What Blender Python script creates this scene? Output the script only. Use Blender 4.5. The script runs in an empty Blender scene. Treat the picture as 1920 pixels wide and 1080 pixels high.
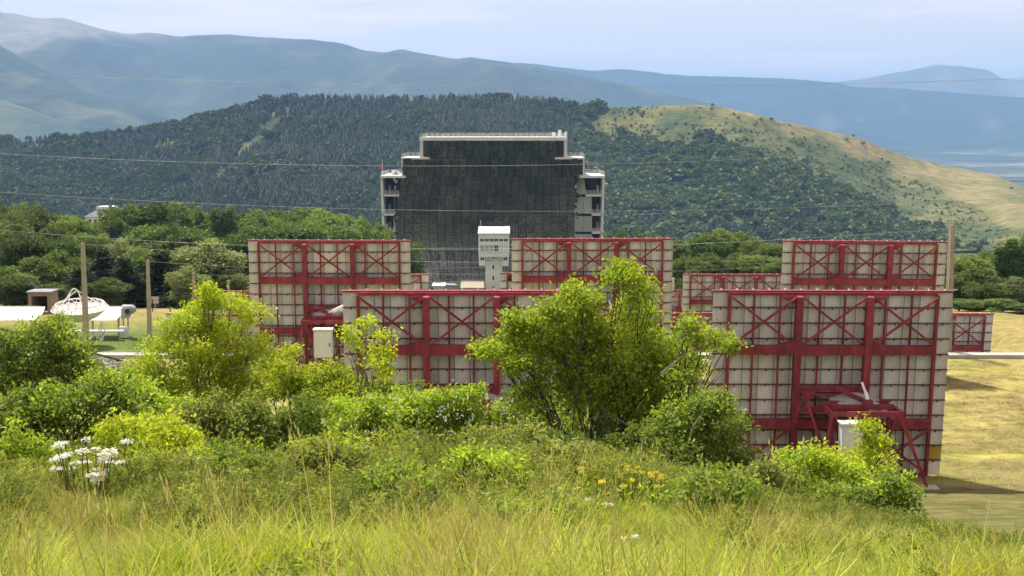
import bpy, math, random
import numpy as np
from mathutils import Vector, Matrix, noise as mnoise

random.seed(7)
rng = np.random.default_rng(11)
sc = bpy.context.scene
C = sc.collection
R = math.radians
PI = math.pi

# ---------------------------------------------------------------- camera, sky, sun, exposure
F = 2500.0                      # focal length in photograph pixels (1920 wide)
PITCH = math.atan(294.0 / F)
cam_d = bpy.data.cameras.new('camera')
cam = bpy.data.objects.new('camera', cam_d)
C.objects.link(cam)
cam_d.sensor_width = 36.0
cam_d.lens = 36.0 * F / 1920.0
cam_d.clip_start = 0.2
cam_d.clip_end = 60000.0
cam.location = (0, 0, 0)
cam.rotation_euler = (PI / 2 - PITCH, 0, 0)
sc.camera = cam

SUN_EL, SUN_AZ = R(60.0), R(-30.0)         # azimuth measured from +Y towards +X
sun_dir = Vector((math.sin(SUN_AZ) * math.cos(SUN_EL), math.cos(SUN_AZ) * math.cos(SUN_EL), math.sin(SUN_EL)))
world = bpy.data.worlds.new('World')
sc.world = world
world.use_nodes = True
wn = world.node_tree
wn.nodes.clear()
w_out = wn.nodes.new('ShaderNodeOutputWorld')
w_bg = wn.nodes.new('ShaderNodeBackground')
w_sky = wn.nodes.new('ShaderNodeTexSky')
w_sky.sky_type = 'NISHITA'
w_sky.sun_disc = False
w_sky.sun_elevation = SUN_EL
w_sky.sun_rotation = SUN_AZ
w_sky.altitude = 1500.0
w_sky.air_density = 1.0
w_sky.dust_density = 1.6
w_sky.ozone_density = 3.5
w_bg.inputs['Strength'].default_value = 0.105
# thin cirrus, streaks that belong to the sky all round
w_tc = wn.nodes.new('ShaderNodeTexCoord')
w_map = wn.nodes.new('ShaderNodeMapping')
w_map.inputs['Scale'].default_value = (2.2, 2.2, 26.0)
w_map.inputs['Location'].default_value = (0.35, 0.0, 0.1)
w_noise = wn.nodes.new('ShaderNodeTexNoise')
w_noise.inputs['Scale'].default_value = 2.1
w_noise.inputs['Detail'].default_value = 6.0
w_noise.inputs['Roughness'].default_value = 0.55
w_ramp = wn.nodes.new('ShaderNodeValToRGB')
w_ramp.color_ramp.elements[0].position = 0.50
w_ramp.color_ramp.elements[0].color = (0, 0, 0, 1)
w_ramp.color_ramp.elements[1].position = 0.80
w_ramp.color_ramp.elements[1].color = (0.75, 0.75, 0.75, 1)
w_mix = wn.nodes.new('ShaderNodeMix')
w_mix.data_type = 'RGBA'
w_mix.inputs[7].default_value = (4.5, 3.3, 2.35, 1)
L = wn.links.new
L(w_tc.outputs['Generated'], w_map.inputs['Vector'])
L(w_map.outputs[0], w_noise.inputs['Vector'])
L(w_noise.outputs['Fac'], w_ramp.inputs[0])
w_mix.inputs[0].default_value = 0.66          # thin veil over the whole sky
L(w_sky.outputs[0], w_mix.inputs[6])
w_cl = wn.nodes.new('ShaderNodeMix')           # brighter wisps in it
w_cl.data_type = 'RGBA'
w_cl.inputs[7].default_value = (6.6, 5.6, 5.0, 1)
L(w_ramp.outputs[0], w_cl.inputs[0])
L(w_mix.outputs[2], w_cl.inputs[6])
L(w_cl.outputs[2], w_bg.inputs['Color'])
L(w_bg.outputs[0], w_out.inputs['Surface'])

sun_d = bpy.data.lights.new('sun', 'SUN')
sun_d.energy = 3.2
sun_d.angle = R(0.53)
sun_d.color = (1.0, 0.93, 0.80)
sun = bpy.data.objects.new('sun', sun_d)
C.objects.link(sun)
sun.rotation_euler = sun_dir.to_track_quat('Z', 'Y').to_euler()
sun.location = (0, 0, 60)

sc.view_settings.view_transform = 'Standard'
sc.view_settings.look = 'None'
sc.view_settings.gamma = 1.0
sc.view_settings.use_curve_mapping = False
sc.view_settings.exposure = 1.2
cy = sc.cycles
cy.caustics_reflective = False
cy.caustics_refractive = False
cy.max_bounces = 5
cy.diffuse_bounces = 3
cy.glossy_bounces = 3
cy.transmission_bounces = 2
cy.transparent_max_bounces = 8
cy.volume_bounces = 1
cy.sample_clamp_indirect = 6.0
cy.use_denoising = True
cy.use_light_tree = False
cy.adaptive_threshold = 0.04

# ---------------------------------------------------------------- helpers
SP, CP = math.sin(PITCH), math.cos(PITCH)

def at(px, py, Y):
    """world point at depth Y that the photograph shows at pixel (px, py)"""
    u = (px - 960.0) / F
    v = (540.0 - py) / F
    dy = CP + v * SP
    return Vector((u * Y / dy, Y, (-SP + v * CP) * Y / dy))

def proj(x, y, z):
    d = y * CP - z * SP
    return 960 + F * x / d, 540 - F * (y * SP + z * CP) / d

def sstep(a, b, x):
    t = np.clip((np.asarray(x, float) - a) / (b - a), 0, 1)
    return t * t * (3 - 2 * t)

class MB:
    """collects faces for one mesh object"""
    def __init__(s):
        s.v = []; s.f = []
    def quad(s, a, b, c, d):
        n = len(s.v); s.v += [tuple(a), tuple(b), tuple(c), tuple(d)]; s.f.append((n, n + 1, n + 2, n + 3)); return s
    def hexa(s, p):
        n = len(s.v); s.v += [tuple(q) for q in p]
        for f in ((0, 3, 2, 1), (4, 5, 6, 7), (0, 1, 5, 4), (1, 2, 6, 5), (2, 3, 7, 6), (3, 0, 4, 7)):
            s.f.append(tuple(n + i for i in f))
        return s
    def box(s, x0, x1, y0, y1, z0, z1):
        return s.hexa([(x0, y0, z0), (x1, y0, z0), (x1, y1, z0), (x0, y1, z0), (x0, y0, z1), (x1, y0, z1), (x1, y1, z1), (x0, y1, z1)])
    def bar(s, p, q, w, h, up=(0, 0, 1)):
        p = Vector(p); q = Vector(q); d = (q - p).normalized(); up = Vector(up)
        if abs(d.dot(up)) > 0.97: up = Vector((0, 1, 0))
        a = d.cross(up).normalized() * (w / 2); b = a.cross(d).normalized() * (h / 2)
        return s.hexa([p - a - b, p + a - b, p + a + b, p - a + b, q - a - b, q + a - b, q + a + b, q - a + b])
    def tube(s, pts, rad, n=6, caps=True):
        pts = [Vector(p) for p in pts]
        if not hasattr(rad, '__len__'): rad = [rad] * len(pts)
        b0 = len(s.v)
        ref = Vector((0.31, 0.17, 0.93)).normalized()
        for i, p in enumerate(pts):
            d = (pts[min(i + 1, len(pts) - 1)] - pts[max(i - 1, 0)])
            d = d.normalized() if d.length > 1e-9 else Vector((0, 0, 1))
            r0 = ref if abs(d.dot(ref)) < 0.95 else Vector((1, 0, 0))
            a = d.cross(r0).normalized(); b = d.cross(a)
            for k in range(n):
                t = 2 * PI * k / n
                s.v.append(tuple(p + (a * math.cos(t) + b * math.sin(t)) * rad[i]))
        for i in range(len(pts) - 1):
            for k in range(n):
                k2 = (k + 1) % n
                s.f.append((b0 + i * n + k, b0 + i * n + k2, b0 + (i + 1) * n + k2, b0 + (i + 1) * n + k))
        if caps:
            s.f.append(tuple(b0 + k for k in range(n))[::-1])
            e = b0 + (len(pts) - 1) * n
            s.f.append(tuple(e + k for k in range(n)))
        return s
    def lathe(s, prof, n=16, c=(0, 0, 0)):
        b0 = len(s.v)
        for r, z in prof:
            for k in range(n):
                t = 2 * PI * k / n
                s.v.append((c[0] + r * math.cos(t), c[1] + r * math.sin(t), c[2] + z))
        for i in range(len(prof) - 1):
            for k in range(n):
                k2 = (k + 1) % n
                s.f.append((b0 + i * n + k, b0 + i * n + k2, b0 + (i + 1) * n + k2, b0 + (i + 1) * n + k))
        return s
    def mesh(s, name, smooth=False):
        me = bpy.data.meshes.new(name)
        me.from_pydata(s.v, [], s.f)
        if smooth: me.polygons.foreach_set('use_smooth', [True] * len(me.polygons))
        me.update()
        return me
    def build(s, name, mat, parent=None, smooth=False, loc=None):
        return link(name, s.mesh(name, smooth), mat, parent, loc)

def link(name, me, mat=None, parent=None, loc=None):
    o = bpy.data.objects.new(name, me)
    if mat is not None and not me.materials: me.materials.append(mat)
    C.objects.link(o)
    if parent is not None: o.parent = parent
    if loc is not None: o.location = loc
    return o

def tag(o, label=None, cat=None, group=None, kind=None):
    if label: o['label'] = label
    if cat: o['category'] = cat
    if group: o['group'] = group
    if kind: o['kind'] = kind
    return o

def empty(name, loc=(0, 0, 0), rz=0.0):
    o = bpy.data.objects.new(name, None)
    o.empty_display_size = 0.3
    C.objects.link(o); o.location = loc; o.rotation_euler = (0, 0, rz)
    return o

def copy_tree(o, parent=None):
    c = o.copy(); C.objects.link(c); c.parent = parent
    for ch in list(o.children): copy_tree(ch, c)
    return c

def np_mesh(name, verts, faces, attr=None, smooth=False):
    """verts (N,3), faces (M,k); attr: per-vertex float 't'"""
    verts = np.asarray(verts, np.float32); faces = np.asarray(faces, np.int32)
    me = bpy.data.meshes.new(name)
    me.vertices.add(len(verts)); me.vertices.foreach_set('co', verts.ravel())
    k = faces.shape[1]
    me.loops.add(faces.size); me.loops.foreach_set('vertex_index', faces.ravel())
    me.polygons.add(len(faces))
    me.polygons.foreach_set('loop_start', np.arange(0, faces.size, k, dtype=np.int32))
    me.polygons.foreach_set('loop_total', np.full(len(faces), k, np.int32))
    if smooth: me.polygons.foreach_set('use_smooth', np.ones(len(faces), bool))
    me.update(calc_edges=True)
    if attr is not None:
        a = me.attributes.new('t', 'FLOAT', 'POINT'); a.data.foreach_set('value', np.asarray(attr, np.float32))
    return me

def set_col(me, cols, name='cov'):
    a = me.attributes.new(name, 'FLOAT_COLOR', 'POINT')
    c4 = np.ones((len(cols), 4), np.float32); c4[:, :3] = cols
    a.data.foreach_set('color', c4.ravel())

# ---------------------------------------------------------------- materials
def nodes_of(name):
    m = bpy.data.materials.new(name); m.use_nodes = True
    nt = m.node_tree
    return m, nt, nt.nodes['Principled BSDF'], nt.links.new

def pm(name, col, rough=0.7, metal=0.0, var=0.18, scale=3.0, bump=0.0, bscale=20.0, objvar=0.0, streak=0.0, spec=0.4, sscale=(9, 9, 0.7)):
    """weathered paint / stone: base colour broken up by noise, optional streaks, bump and per-object variation"""
    m, nt, p, ln = nodes_of(name)
    p.inputs['Roughness'].default_value = rough
    p.inputs['Metallic'].default_value = metal
    p.inputs['Specular IOR Level'].default_value = spec
    tc = nt.nodes.new('ShaderNodeTexCoord')
    nz = nt.nodes.new('ShaderNodeTexNoise'); nz.inputs['Scale'].default_value = scale; nz.inputs['Detail'].default_value = 5
    ln(tc.outputs['Object'], nz.inputs['Vector'])
    mr = nt.nodes.new('ShaderNodeMapRange')
    mr.inputs[1].default_value = 0.3; mr.inputs[2].default_value = 0.7
    mr.inputs[3].default_value = 1 - var; mr.inputs[4].default_value = 1 + var
    ln(nz.outputs['Fac'], mr.inputs[0])
    fac = mr.outputs[0]
    if streak:
        mp = nt.nodes.new('ShaderNodeMapping'); mp.inputs['Scale'].default_value = sscale
        n2 = nt.nodes.new('ShaderNodeTexNoise'); n2.inputs['Scale'].default_value = 1.5; n2.inputs['Detail'].default_value = 4
        ln(tc.outputs['Object'], mp.inputs[0]); ln(mp.outputs[0], n2.inputs['Vector'])
        m2 = nt.nodes.new('ShaderNodeMapRange'); m2.inputs[1].default_value = 0.35; m2.inputs[2].default_value = 0.7
        m2.inputs[3].default_value = 1 + streak * 0.4; m2.inputs[4].default_value = 1 - streak
        ln(n2.outputs['Fac'], m2.inputs[0])
        mm = nt.nodes.new('ShaderNodeMath'); mm.operation = 'MULTIPLY'; ln(fac, mm.inputs[0]); ln(m2.outputs[0], mm.inputs[1]); fac = mm.outputs[0]
    if objvar:
        oi = nt.nodes.new('ShaderNodeObjectInfo')
        m3 = nt.nodes.new('ShaderNodeMapRange'); m3.inputs[3].default_value = 1 - objvar; m3.inputs[4].default_value = 1 + objvar
        ln(oi.outputs['Random'], m3.inputs[0])
        mm = nt.nodes.new('ShaderNodeMath'); mm.operation = 'MULTIPLY'; ln(fac, mm.inputs[0]); ln(m3.outputs[0], mm.inputs[1]); fac = mm.outputs[0]
    vm = nt.nodes.new('ShaderNodeVectorMath'); vm.operation = 'SCALE'
    vm.inputs[0].default_value = col[:3]
    ln(fac, vm.inputs['Scale']); ln(vm.outputs[0], p.inputs['Base Color'])
    if bump:
        nb = nt.nodes.new('ShaderNodeTexNoise'); nb.inputs['Scale'].default_value = bscale; nb.inputs['Detail'].default_value = 4
        ln(tc.outputs['Object'], nb.inputs['Vector'])
        bp = nt.nodes.new('ShaderNodeBump'); bp.inputs['Strength'].default_value = bump; bp.inputs['Distance'].default_value = 0.02
        ln(nb.outputs['Fac'], bp.inputs['Height']); ln(bp.outputs[0], p.inputs['Normal'])
    return m

def leafmat(name, dark, light, trans=0.4, tcol=None, objvar=0.22, rough=0.6):
    """leaf: colour from the per-leaf value t and the object's own random value, part of the light passing through"""
    m = bpy.data.materials.new(name); m.use_nodes = True
    nt = m.node_tree; nt.nodes.clear(); ln = nt.links.new
    out = nt.nodes.new('ShaderNodeOutputMaterial')
    at_ = nt.nodes.new('ShaderNodeAttribute'); at_.attribute_name = 't'
    mx = nt.nodes.new('ShaderNodeMix'); mx.data_type = 'RGBA'
    mx.inputs[6].default_value = (*dark, 1); mx.inputs[7].default_value = (*light, 1)
    ln(at_.outputs['Fac'], mx.inputs[0])
    oi = nt.nodes.new('ShaderNodeObjectInfo')
    mr = nt.nodes.new('ShaderNodeMapRange'); mr.inputs[3].default_value = 1 - objvar; mr.inputs[4].default_value = 1 + objvar
    ln(oi.outputs['Random'], mr.inputs[0])
    vm = nt.nodes.new('ShaderNodeVectorMath'); vm.operation = 'SCALE'
    ln(mx.outputs[2], vm.inputs[0]); ln(mr.outputs[0], vm.inputs['Scale'])
    pb = nt.nodes.new('ShaderNodeBsdfPrincipled'); pb.inputs['Roughness'].default_value = rough
    pb.inputs['Specular IOR Level'].default_value = 0.25
    ln(vm.outputs[0], pb.inputs['Base Color'])
    tr = nt.nodes.new('ShaderNodeBsdfTranslucent')
    tm = nt.nodes.new('ShaderNodeVectorMath'); tm.operation = 'MULTIPLY'
    tm.inputs[1].default_value = tcol or (1.14, 1.2, 0.5)
    ln(vm.outputs[0], tm.inputs[0]); ln(tm.outputs[0], tr.inputs['Color'])
    ms = nt.nodes.new('ShaderNodeMixShader'); ms.inputs[0].default_value = trans
    ln(pb.outputs[0], ms.inputs[1]); ln(tr.outputs[0], ms.inputs[2]); ln(ms.outputs[0], out.inputs['Surface'])
    return m

def covmat(name, rough=0.9, nscale=0.4, var=0.25, bump=0.4, bscale=2.0, bdist=0.15, fine=None):
    """ground cover: the colour attribute of the terrain, broken up by two noises"""
    m, nt, p, ln = nodes_of(name)
    p.inputs['Roughness'].default_value = rough; p.inputs['Specular IOR Level'].default_value = 0.1
    at_ = nt.nodes.new('ShaderNodeAttribute'); at_.attribute_name = 'cov'
    tc = nt.nodes.new('ShaderNodeTexCoord')
    n1 = nt.nodes.new('ShaderNodeTexNoise'); n1.inputs['Scale'].default_value = nscale; n1.inputs['Detail'].default_value = 8; n1.inputs['Roughness'].default_value = 0.62
    ln(tc.outputs['Object'], n1.inputs['Vector'])
    mr = nt.nodes.new('ShaderNodeMapRange'); mr.inputs[1].default_value = 0.3; mr.inputs[2].default_value = 0.7
    mr.inputs[3].default_value = 1 - var; mr.inputs[4].default_value = 1 + var
    ln(n1.outputs['Fac'], mr.inputs[0])
    vm = nt.nodes.new('ShaderNodeVectorMath'); vm.operation = 'SCALE'
    fac = mr.outputs[0]
    if fine:
        mp = nt.nodes.new('ShaderNodeMapping'); mp.inputs['Scale'].default_value = fine[:3]
        mp.inputs['Rotation'].default_value = (0, 0, 0.12)
        n3 = nt.nodes.new('ShaderNodeTexNoise'); n3.inputs['Scale'].default_value = 1.0; n3.inputs['Detail'].default_value = 6; n3.inputs['Roughness'].default_value = 0.7; n3.inputs['Distortion'].default_value = 0.8
        ln(tc.outputs['Object'], mp.inputs[0]); ln(mp.outputs[0], n3.inputs['Vector'])
        m4 = nt.nodes.new('ShaderNodeMapRange'); m4.inputs[1].default_value = 0.32; m4.inputs[2].default_value = 0.68; m4.inputs[3].default_value = 1 - fine[3]; m4.inputs[4].default_value = 1 + fine[3]
        ln(n3.outputs['Fac'], m4.inputs[0])
        mm = nt.nodes.new('ShaderNodeMath'); mm.operation = 'MULTIPLY'; ln(fac, mm.inputs[0]); ln(m4.outputs[0], mm.inputs[1]); fac = mm.outputs[0]
    ln(at_.outputs['Color'], vm.inputs[0]); ln(fac, vm.inputs['Scale'])
    ln(vm.outputs[0], p.inputs['Base Color'])
    n2 = nt.nodes.new('ShaderNodeTexNoise'); n2.inputs['Scale'].default_value = bscale; n2.inputs['Detail'].default_value = 6
    ln(tc.outputs['Object'], n2.inputs['Vector'])
    bp = nt.nodes.new('ShaderNodeBump'); bp.inputs['Strength'].default_value = bump; bp.inputs['Distance'].default_value = bdist
    ln(n2.outputs['Fac'], bp.inputs['Height']); ln(bp.outputs[0], p.inputs['Normal'])
    return m

M = {}
M['red'] = pm('red_paint', (0.265, 0.036, 0.054), 0.6, var=0.30, scale=2.2, streak=0.34, objvar=0.16)
M['rail'] = pm('dark_red_rail', (0.15, 0.05, 0.048), 0.65, var=0.25, scale=4)
M['tile'] = pm('fibre_tile', (0.61, 0.625, 0.63), 0.9, var=0.06, scale=1.3, streak=0.24, objvar=0.13, sscale=(5, 0.6, 5))
M['tile_white'] = pm('new_white_tile', (0.84, 0.83, 0.79), 0.8, var=0.05, scale=3)
M['tile_yellow'] = pm('ochre_tile', (0.46, 0.34, 0.06), 0.8, var=0.18, scale=4)
M['dark'] = pm('dark_gap', (0.03, 0.028, 0.027), 0.9)
M['glass_mirror'] = pm('mirror_glass', (0.75, 0.78, 0.78), 0.06, metal=1.0, var=0.02)
M['white'] = pm('white_paint', (0.80, 0.80, 0.78), 0.45, var=0.06, scale=2)
M['cream'] = pm('cream_render', (0.86, 0.86, 0.83), 0.85, var=0.06, scale=0.35, streak=0.07)
M['cabinet'] = pm('cabinet_paint', (0.68, 0.72, 0.74), 0.5, var=0.05, scale=1.5, streak=0.06)
M['concrete'] = pm('concrete', (0.52, 0.51, 0.48), 0.9, var=0.14, scale=0.5, streak=0.18, bump=0.2)
M['pale_concrete'] = pm('pale_concrete', (0.70, 0.70, 0.68), 0.85, var=0.10, scale=0.4, streak=0.12)
M['kerb'] = pm('kerb_concrete', (0.40, 0.40, 0.38), 0.9, var=0.12, scale=0.8)
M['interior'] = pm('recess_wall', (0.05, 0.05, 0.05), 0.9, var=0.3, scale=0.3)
M['pole'] = pm('pole_concrete', (0.40, 0.34, 0.27), 0.9, var=0.12, scale=2, streak=0.15)
M['pole_pale'] = pm('pale_pole', (0.52, 0.49, 0.42), 0.9, var=0.10, scale=2)
M['steel'] = pm('grey_steel', (0.42, 0.43, 0.43), 0.45, metal=0.3, var=0.15)
M['wire'] = pm('wire', (0.26, 0.27, 0.27), 0.5, metal=0.3, var=0.02)
M['cable'] = pm('black_cable', (0.012, 0.012, 0.013), 0.6, var=0.02)
M['bark'] = pm('bark', (0.085, 0.065, 0.048), 0.95, var=0.3, scale=8, bump=0.6, bscale=30)
M['bark_pale'] = pm('dead_wood', (0.22, 0.19, 0.155), 0.95, var=0.2, scale=8)
M['window'] = pm('window_glass', (0.035, 0.04, 0.045), 0.12, var=0.1, spec=0.6)
M['window_blind'] = pm('window_blind', (0.42, 0.43, 0.42), 0.5, var=0.2, scale=1.5)
M['slate'] = pm('slate_roof', (0.26, 0.27, 0.29), 0.8, var=0.15, scale=1)
M['tan'] = pm('tan_wood', (0.30, 0.215, 0.155), 0.85, var=0.15)
M['rock'] = pm('pale_rock', (0.36, 0.35, 0.32), 0.95, var=0.2, scale=1.5, bump=0.6, bscale=6)
M['red_flag'] = pm('flag_cloth', (0.55, 0.04, 0.05), 0.8, var=0.05)
M['strip'] = pm('pale_green_reflection', (0.42, 0.45, 0.39), 0.55, var=0.16, scale=1.6, streak=0.1, objvar=0.10)  # matt pale green that paints bright reflections onto the mirror
M['roof_tan'] = pm('tan_roof', (0.36, 0.32, 0.26), 0.9, var=0.15, scale=1.2)
M['petal_white'] = leafmat('white_petals', (0.74, 0.74, 0.66), (0.86, 0.86, 0.80), 0.2, (1, 1, 0.9), 0.05)
M['petal_yellow'] = leafmat('yellow_petals', (0.55, 0.50, 0.015), (0.75, 0.70, 0.03), 0.3, (1, 1.0, 0.5), 0.08)
M['stem'] = leafmat('green_stem', (0.10, 0.14, 0.03), (0.16, 0.20, 0.05), 0.2, None, 0.1)
# ---------------------------------------------------------------- terrain
YN = [-400, -60, -6, 0, 5, 10, 15, 20, 25, 30, 35, 38, 40, 43, 46]
ZN = [40, 3, -1.2, -1.62, -1.95, -2.95, -4.0, -5.15, -6.45, -7.9, -9.4, -10.2, -10.75, -11.2, -11.25]
FARY = [300, 420, 700, 1150, 1700, 3000, 6000, 9000, 12500, 22000]
FARZ = [-47.6, -48.2, -66, -105, -135, -180, -200, -112, -95, -95]
YM = [46, 66, 66.35, 97, 97.6, 127, 127.6, 160] + FARY
ZM = [-11.25, -11.25, -15.9, -15.9, -20.5, -20.5, -25, -25.3] + FARZ
YS = [46, 66, 66.35, 118, 140, 200, 300, 420] + FARY[2:]
ZS = [-11.25, -11.25, -15.9, -16.1, -18.5, -23.0, -31.0, -42.0] + FARZ[2:]

def H(x, y):
    x = np.asarray(x, float); y = np.asarray(y, float)
    lt = np.interp(y, [130, 200, 300, 400], [25.5, 28, 34, 44]); rt = np.interp(y, [120, 200, 300, 400], [34, 20, 30, 44])
    side = np.maximum(sstep(0, 4, -x - lt), sstep(0, 6, x - rt))
    z = np.where(y < 46, np.interp(y, YN, ZN), np.interp(y, YM, ZM) * (1 - side) + np.interp(y, YS, ZS) * side)
    w = (1 - sstep(32, 42, y)) * sstep(2, 8, y)
    z = z - w * 0.17 * np.clip(x - 0.9, 0, 6.5) * sstep(2.5, 9, y)
    z = z + w * 0.10 * np.sin(x * 0.9 + 1.0) * np.sin(y * 0.55 + x * 0.2)
    return z

def Hf(x, y): return float(H(x, y))

def fbm(x, y, s, o=5, seed=0.0):
    return np.array([mnoise.fractal(Vector((a * s + seed, b * s - seed, seed * 0.7)), 1.0, 2.0, o) for a, b in zip(np.ravel(x), np.ravel(y))]).reshape(np.shape(x))

def axis(vals):
    out = []
    for a, b, st in vals: out += list(np.arange(a, b, st))
    return np.array(out + [vals[-1][1]], float)

xs = axis([(-14000, -3000, 500), (-3000, -600, 120), (-600, -120, 24), (-120, -40, 4), (-40, 40, 1.0), (40, 120, 4), (120, 600, 24), (600, 3000, 120), (3000, 14000, 500)])
ys = axis([(-400, -20, 20), (-20, 0, 2), (0, 46, 0.6), (46, 66, 1.0), (66, 66.35, 0.35), (66.35, 97, 2.0), (97, 97.6, 0.6), (97.6, 127, 3), (127, 127.6, 0.6), (127.6, 300, 9), (300, 1300, 30), (1300, 3000, 150), (3000, 22000, 500)])
GX, GY = np.meshgrid(xs, ys)
GZ = H(GX, GY)
gv = np.stack([GX.ravel(), GY.ravel(), GZ.ravel()], 1)
nx, ny = len(xs), len(ys)
ii = (np.arange(ny - 1)[:, None] * nx + np.arange(nx - 1)[None]).ravel()
gf = np.stack([ii, ii + 1, ii + nx + 1, ii + nx], 1)
cov = np.zeros((len(gv), 3))
X, Y = gv[:, 0], gv[:, 1]
n1 = fbm(X, Y, 0.11, 4, 3.1); n2 = fbm(X, Y, 0.5, 3, 8.2)
def lerp3(a, b, t): return np.asarray(a) * (1 - t)[:, None] + np.asarray(b) * t[:, None]
soil = lerp3((0.085, 0.10, 0.028), (0.17, 0.15, 0.06), np.clip(0.5 + n2, 0, 1))
hay = lerp3((0.15, 0.175, 0.036), (0.385, 0.335, 0.118), np.clip(0.5 + 1.0 * n1 + 0.9 * n2, 0, 1))
lawn = lerp3((0.10, 0.155, 0.030), (0.16, 0.19, 0.05), np.clip(0.5 + n1, 0, 1))
tan = lerp3((0.32, 0.25, 0.10), (0.22, 0.21, 0.07), np.clip(0.45 + n1, 0, 1))
wood = lerp3((0.045, 0.075, 0.022), (0.08, 0.11, 0.03), np.clip(0.5 + n1, 0, 1))
cov[:] = soil
k = sstep(39, 41, Y)[:, None]; cov = cov * (1 - k) + hay * k
k = (sstep(66, 67, Y) * sstep(-20, -26, X))[:, None]; cov = cov * (1 - k) + lawn * k
k = (sstep(66, 67, Y) * sstep(25, 30, X))[:, None]; cov = cov * (1 - k) + tan * k
k = (sstep(108, 113, Y) * sstep(-20, -26, X))[:, None]; cov = cov * (1 - k) + tan * k
k = (sstep(127, 150, Y))[:, None]; cov = cov * (1 - k) + wood * k
fl = fbm(X * 0.25, Y, 0.0021, 4, 1.7)
field = lerp3((0.04, 0.065, 0.03), (0.10, 0.10, 0.06), np.clip((fl - 0.02) * 5, 0, 1))
k = sstep(3500, 5500, Y)[:, None]; cov = cov * (1 - k) + field * k
me = np_mesh('ground', gv, gf, smooth=False); set_col(me, cov)
M['ground'] = covmat('ground_cover', nscale=1.6, var=0.25, bump=0.6, bscale=5.0, bdist=0.10, fine=(1.1, 5.0, 1.0, 0.42))
tag(link('ground', me, M['ground']), kind='structure')

# ---------------------------------------------------------------- wooded hill behind the building
HP = [(-500, 282), (-200, 272), (0, 266), (100, 264), (200, 259), (300, 244), (340, 238), (400, 222), (460, 205), (500, 193), (540, 186), (620, 184), (700, 187), (760, 188), (850, 187), (950, 186), (1000, 188), (1050, 195), (1100, 200), (1180, 202), (1240, 198), (1300, 196), (1350, 202), (1400, 212), (1450, 226), (1480, 231), (1530, 243), (1600, 258), (1660, 283), (1720, 301), (1760, 311), (1800, 317), (1860, 330), (1920, 354), (2000, 395), (2200, 450), (2500, 480)]
hpx = np.array([p[0] for p in HP], float); hpy = np.array([p[1] for p in HP], float)
HCOL = np.arange(-500, 2501, 8.0)
TR = np.linspace(0, 1, 70)
def hill_point(px, t):
    """slope from its foot (t = 0) to the crest (t = 1)"""
    px = np.asarray(px, float); t = np.asarray(t, float)
    py = np.interp(px, hpx, hpy)
    yr = 1600 + 60 * np.sin(px / 330.0) + 160 * sstep(1350, 1900, px)
    yb = 1130 + 40 * np.sin(px / 210.0 + 1)
    u = (px - 960) / F
    vr = (540 - py) / F; vb = (540 - 470.0) / F
    zr = yr * (-SP + vr * CP) / (CP + vr * SP)
    zb = yb * (-SP + vb * CP) / (CP + vb * SP)
    e = t ** 0.9 * (1 - 0.18 * np.sin(PI * t))
    y = yb + (yr - yb) * t
    z = zb + (zr - zb) * e
    gul = np.sin(px / 31.0 + 2.0 * np.sin(px / 140.0) + t * 3.0) * 3.0 + np.sin(px / 78.0 + t * 2.6 + 0.6) * 10.0
    z = z + gul * np.sin(PI * np.clip(t, 0, 1)) ** 1.0
    x = u * y / CP * (1.0 - 0.0 * t)
    return x, y, z
PXg, Tg = np.meshgrid(HCOL, TR)
hx, hy, hz = hill_point(PXg, Tg)
hz = hz + fbm(hx, hy, 0.012, 4, 5.0) * 4.0 * np.sin(PI * Tg)
HZN = hz.copy()
# back of the crest
bx_, by_, bz_ = hill_point(HCOL, np.ones_like(HCOL))
rows_x = [hx]; rows_y = [hy]; rows_z = [hz]
for d, dz in ((40, -5), (120, -26), (320, -95), (700, -230)):
    rows_x.append((bx_ * (1 + d / 1700.0))[None]); rows_y.append((by_ + d)[None]); rows_z.append((bz_ + dz)[None])
hx = np.vstack(rows_x); hy = np.vstack(rows_y); hz = np.vstack(rows_z)
hv = np.stack([hx.ravel(), hy.ravel(), hz.ravel()], 1)
hn, hm = hx.shape
ii = (np.arange(hn - 1)[:, None] * hm + np.arange(hm - 1)[None]).ravel()
hf = np.stack([ii, ii + 1, ii + hm + 1, ii + hm], 1)
def hill_open(px, py):
    """0 = wood, 1 = open hillside; bare tan flank on the right"""
    line = np.interp(px, [1060, 1100, 1180, 1250, 1330, 1420, 1500, 1600, 1700, 1800, 1950], [120, 268, 262, 272, 262, 292, 318, 372, 420, 455, 500])
    wob = 9 * np.sin(px / 23.0 + np.sin(py / 17.0) * 2) + 7 * np.sin(px / 9.0 + py / 11.0)
    o = sstep(26, -26, py - line + wob) * sstep(1030, 1170, px + 2.6 * wob)
    return o
def hill_bare(px, py):
    line = np.interp(px, [1180, 1260, 1350, 1440, 1500, 1560, 1600, 1661, 1745, 1828, 1920, 2100], [150, 202, 209, 231, 249, 269, 286, 313, 350, 388, 434, 490])
    wob = 7 * np.sin(px / 31.0 + py / 13.0) + 4 * np.sin(px / 11.0 - py / 7.0)
    return sstep(14, -14, py - line + wob) * sstep(1180, 1260, px)
ppx, ppy = proj(hv[:, 0], hv[:, 1], hv[:, 2])
nn = fbm(hv[:, 0], hv[:, 1], 0.016, 5, 2.2); nf = fbm(hv[:, 0], hv[:, 1], 0.07, 3, 6.2)
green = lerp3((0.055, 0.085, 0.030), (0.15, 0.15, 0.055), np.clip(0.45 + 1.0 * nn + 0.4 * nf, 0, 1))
bare = lerp3((0.25, 0.21, 0.098), (0.165, 0.168, 0.066), np.clip(0.4 + 1.1 * nn + 0.4 * nf, 0, 1))
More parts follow.
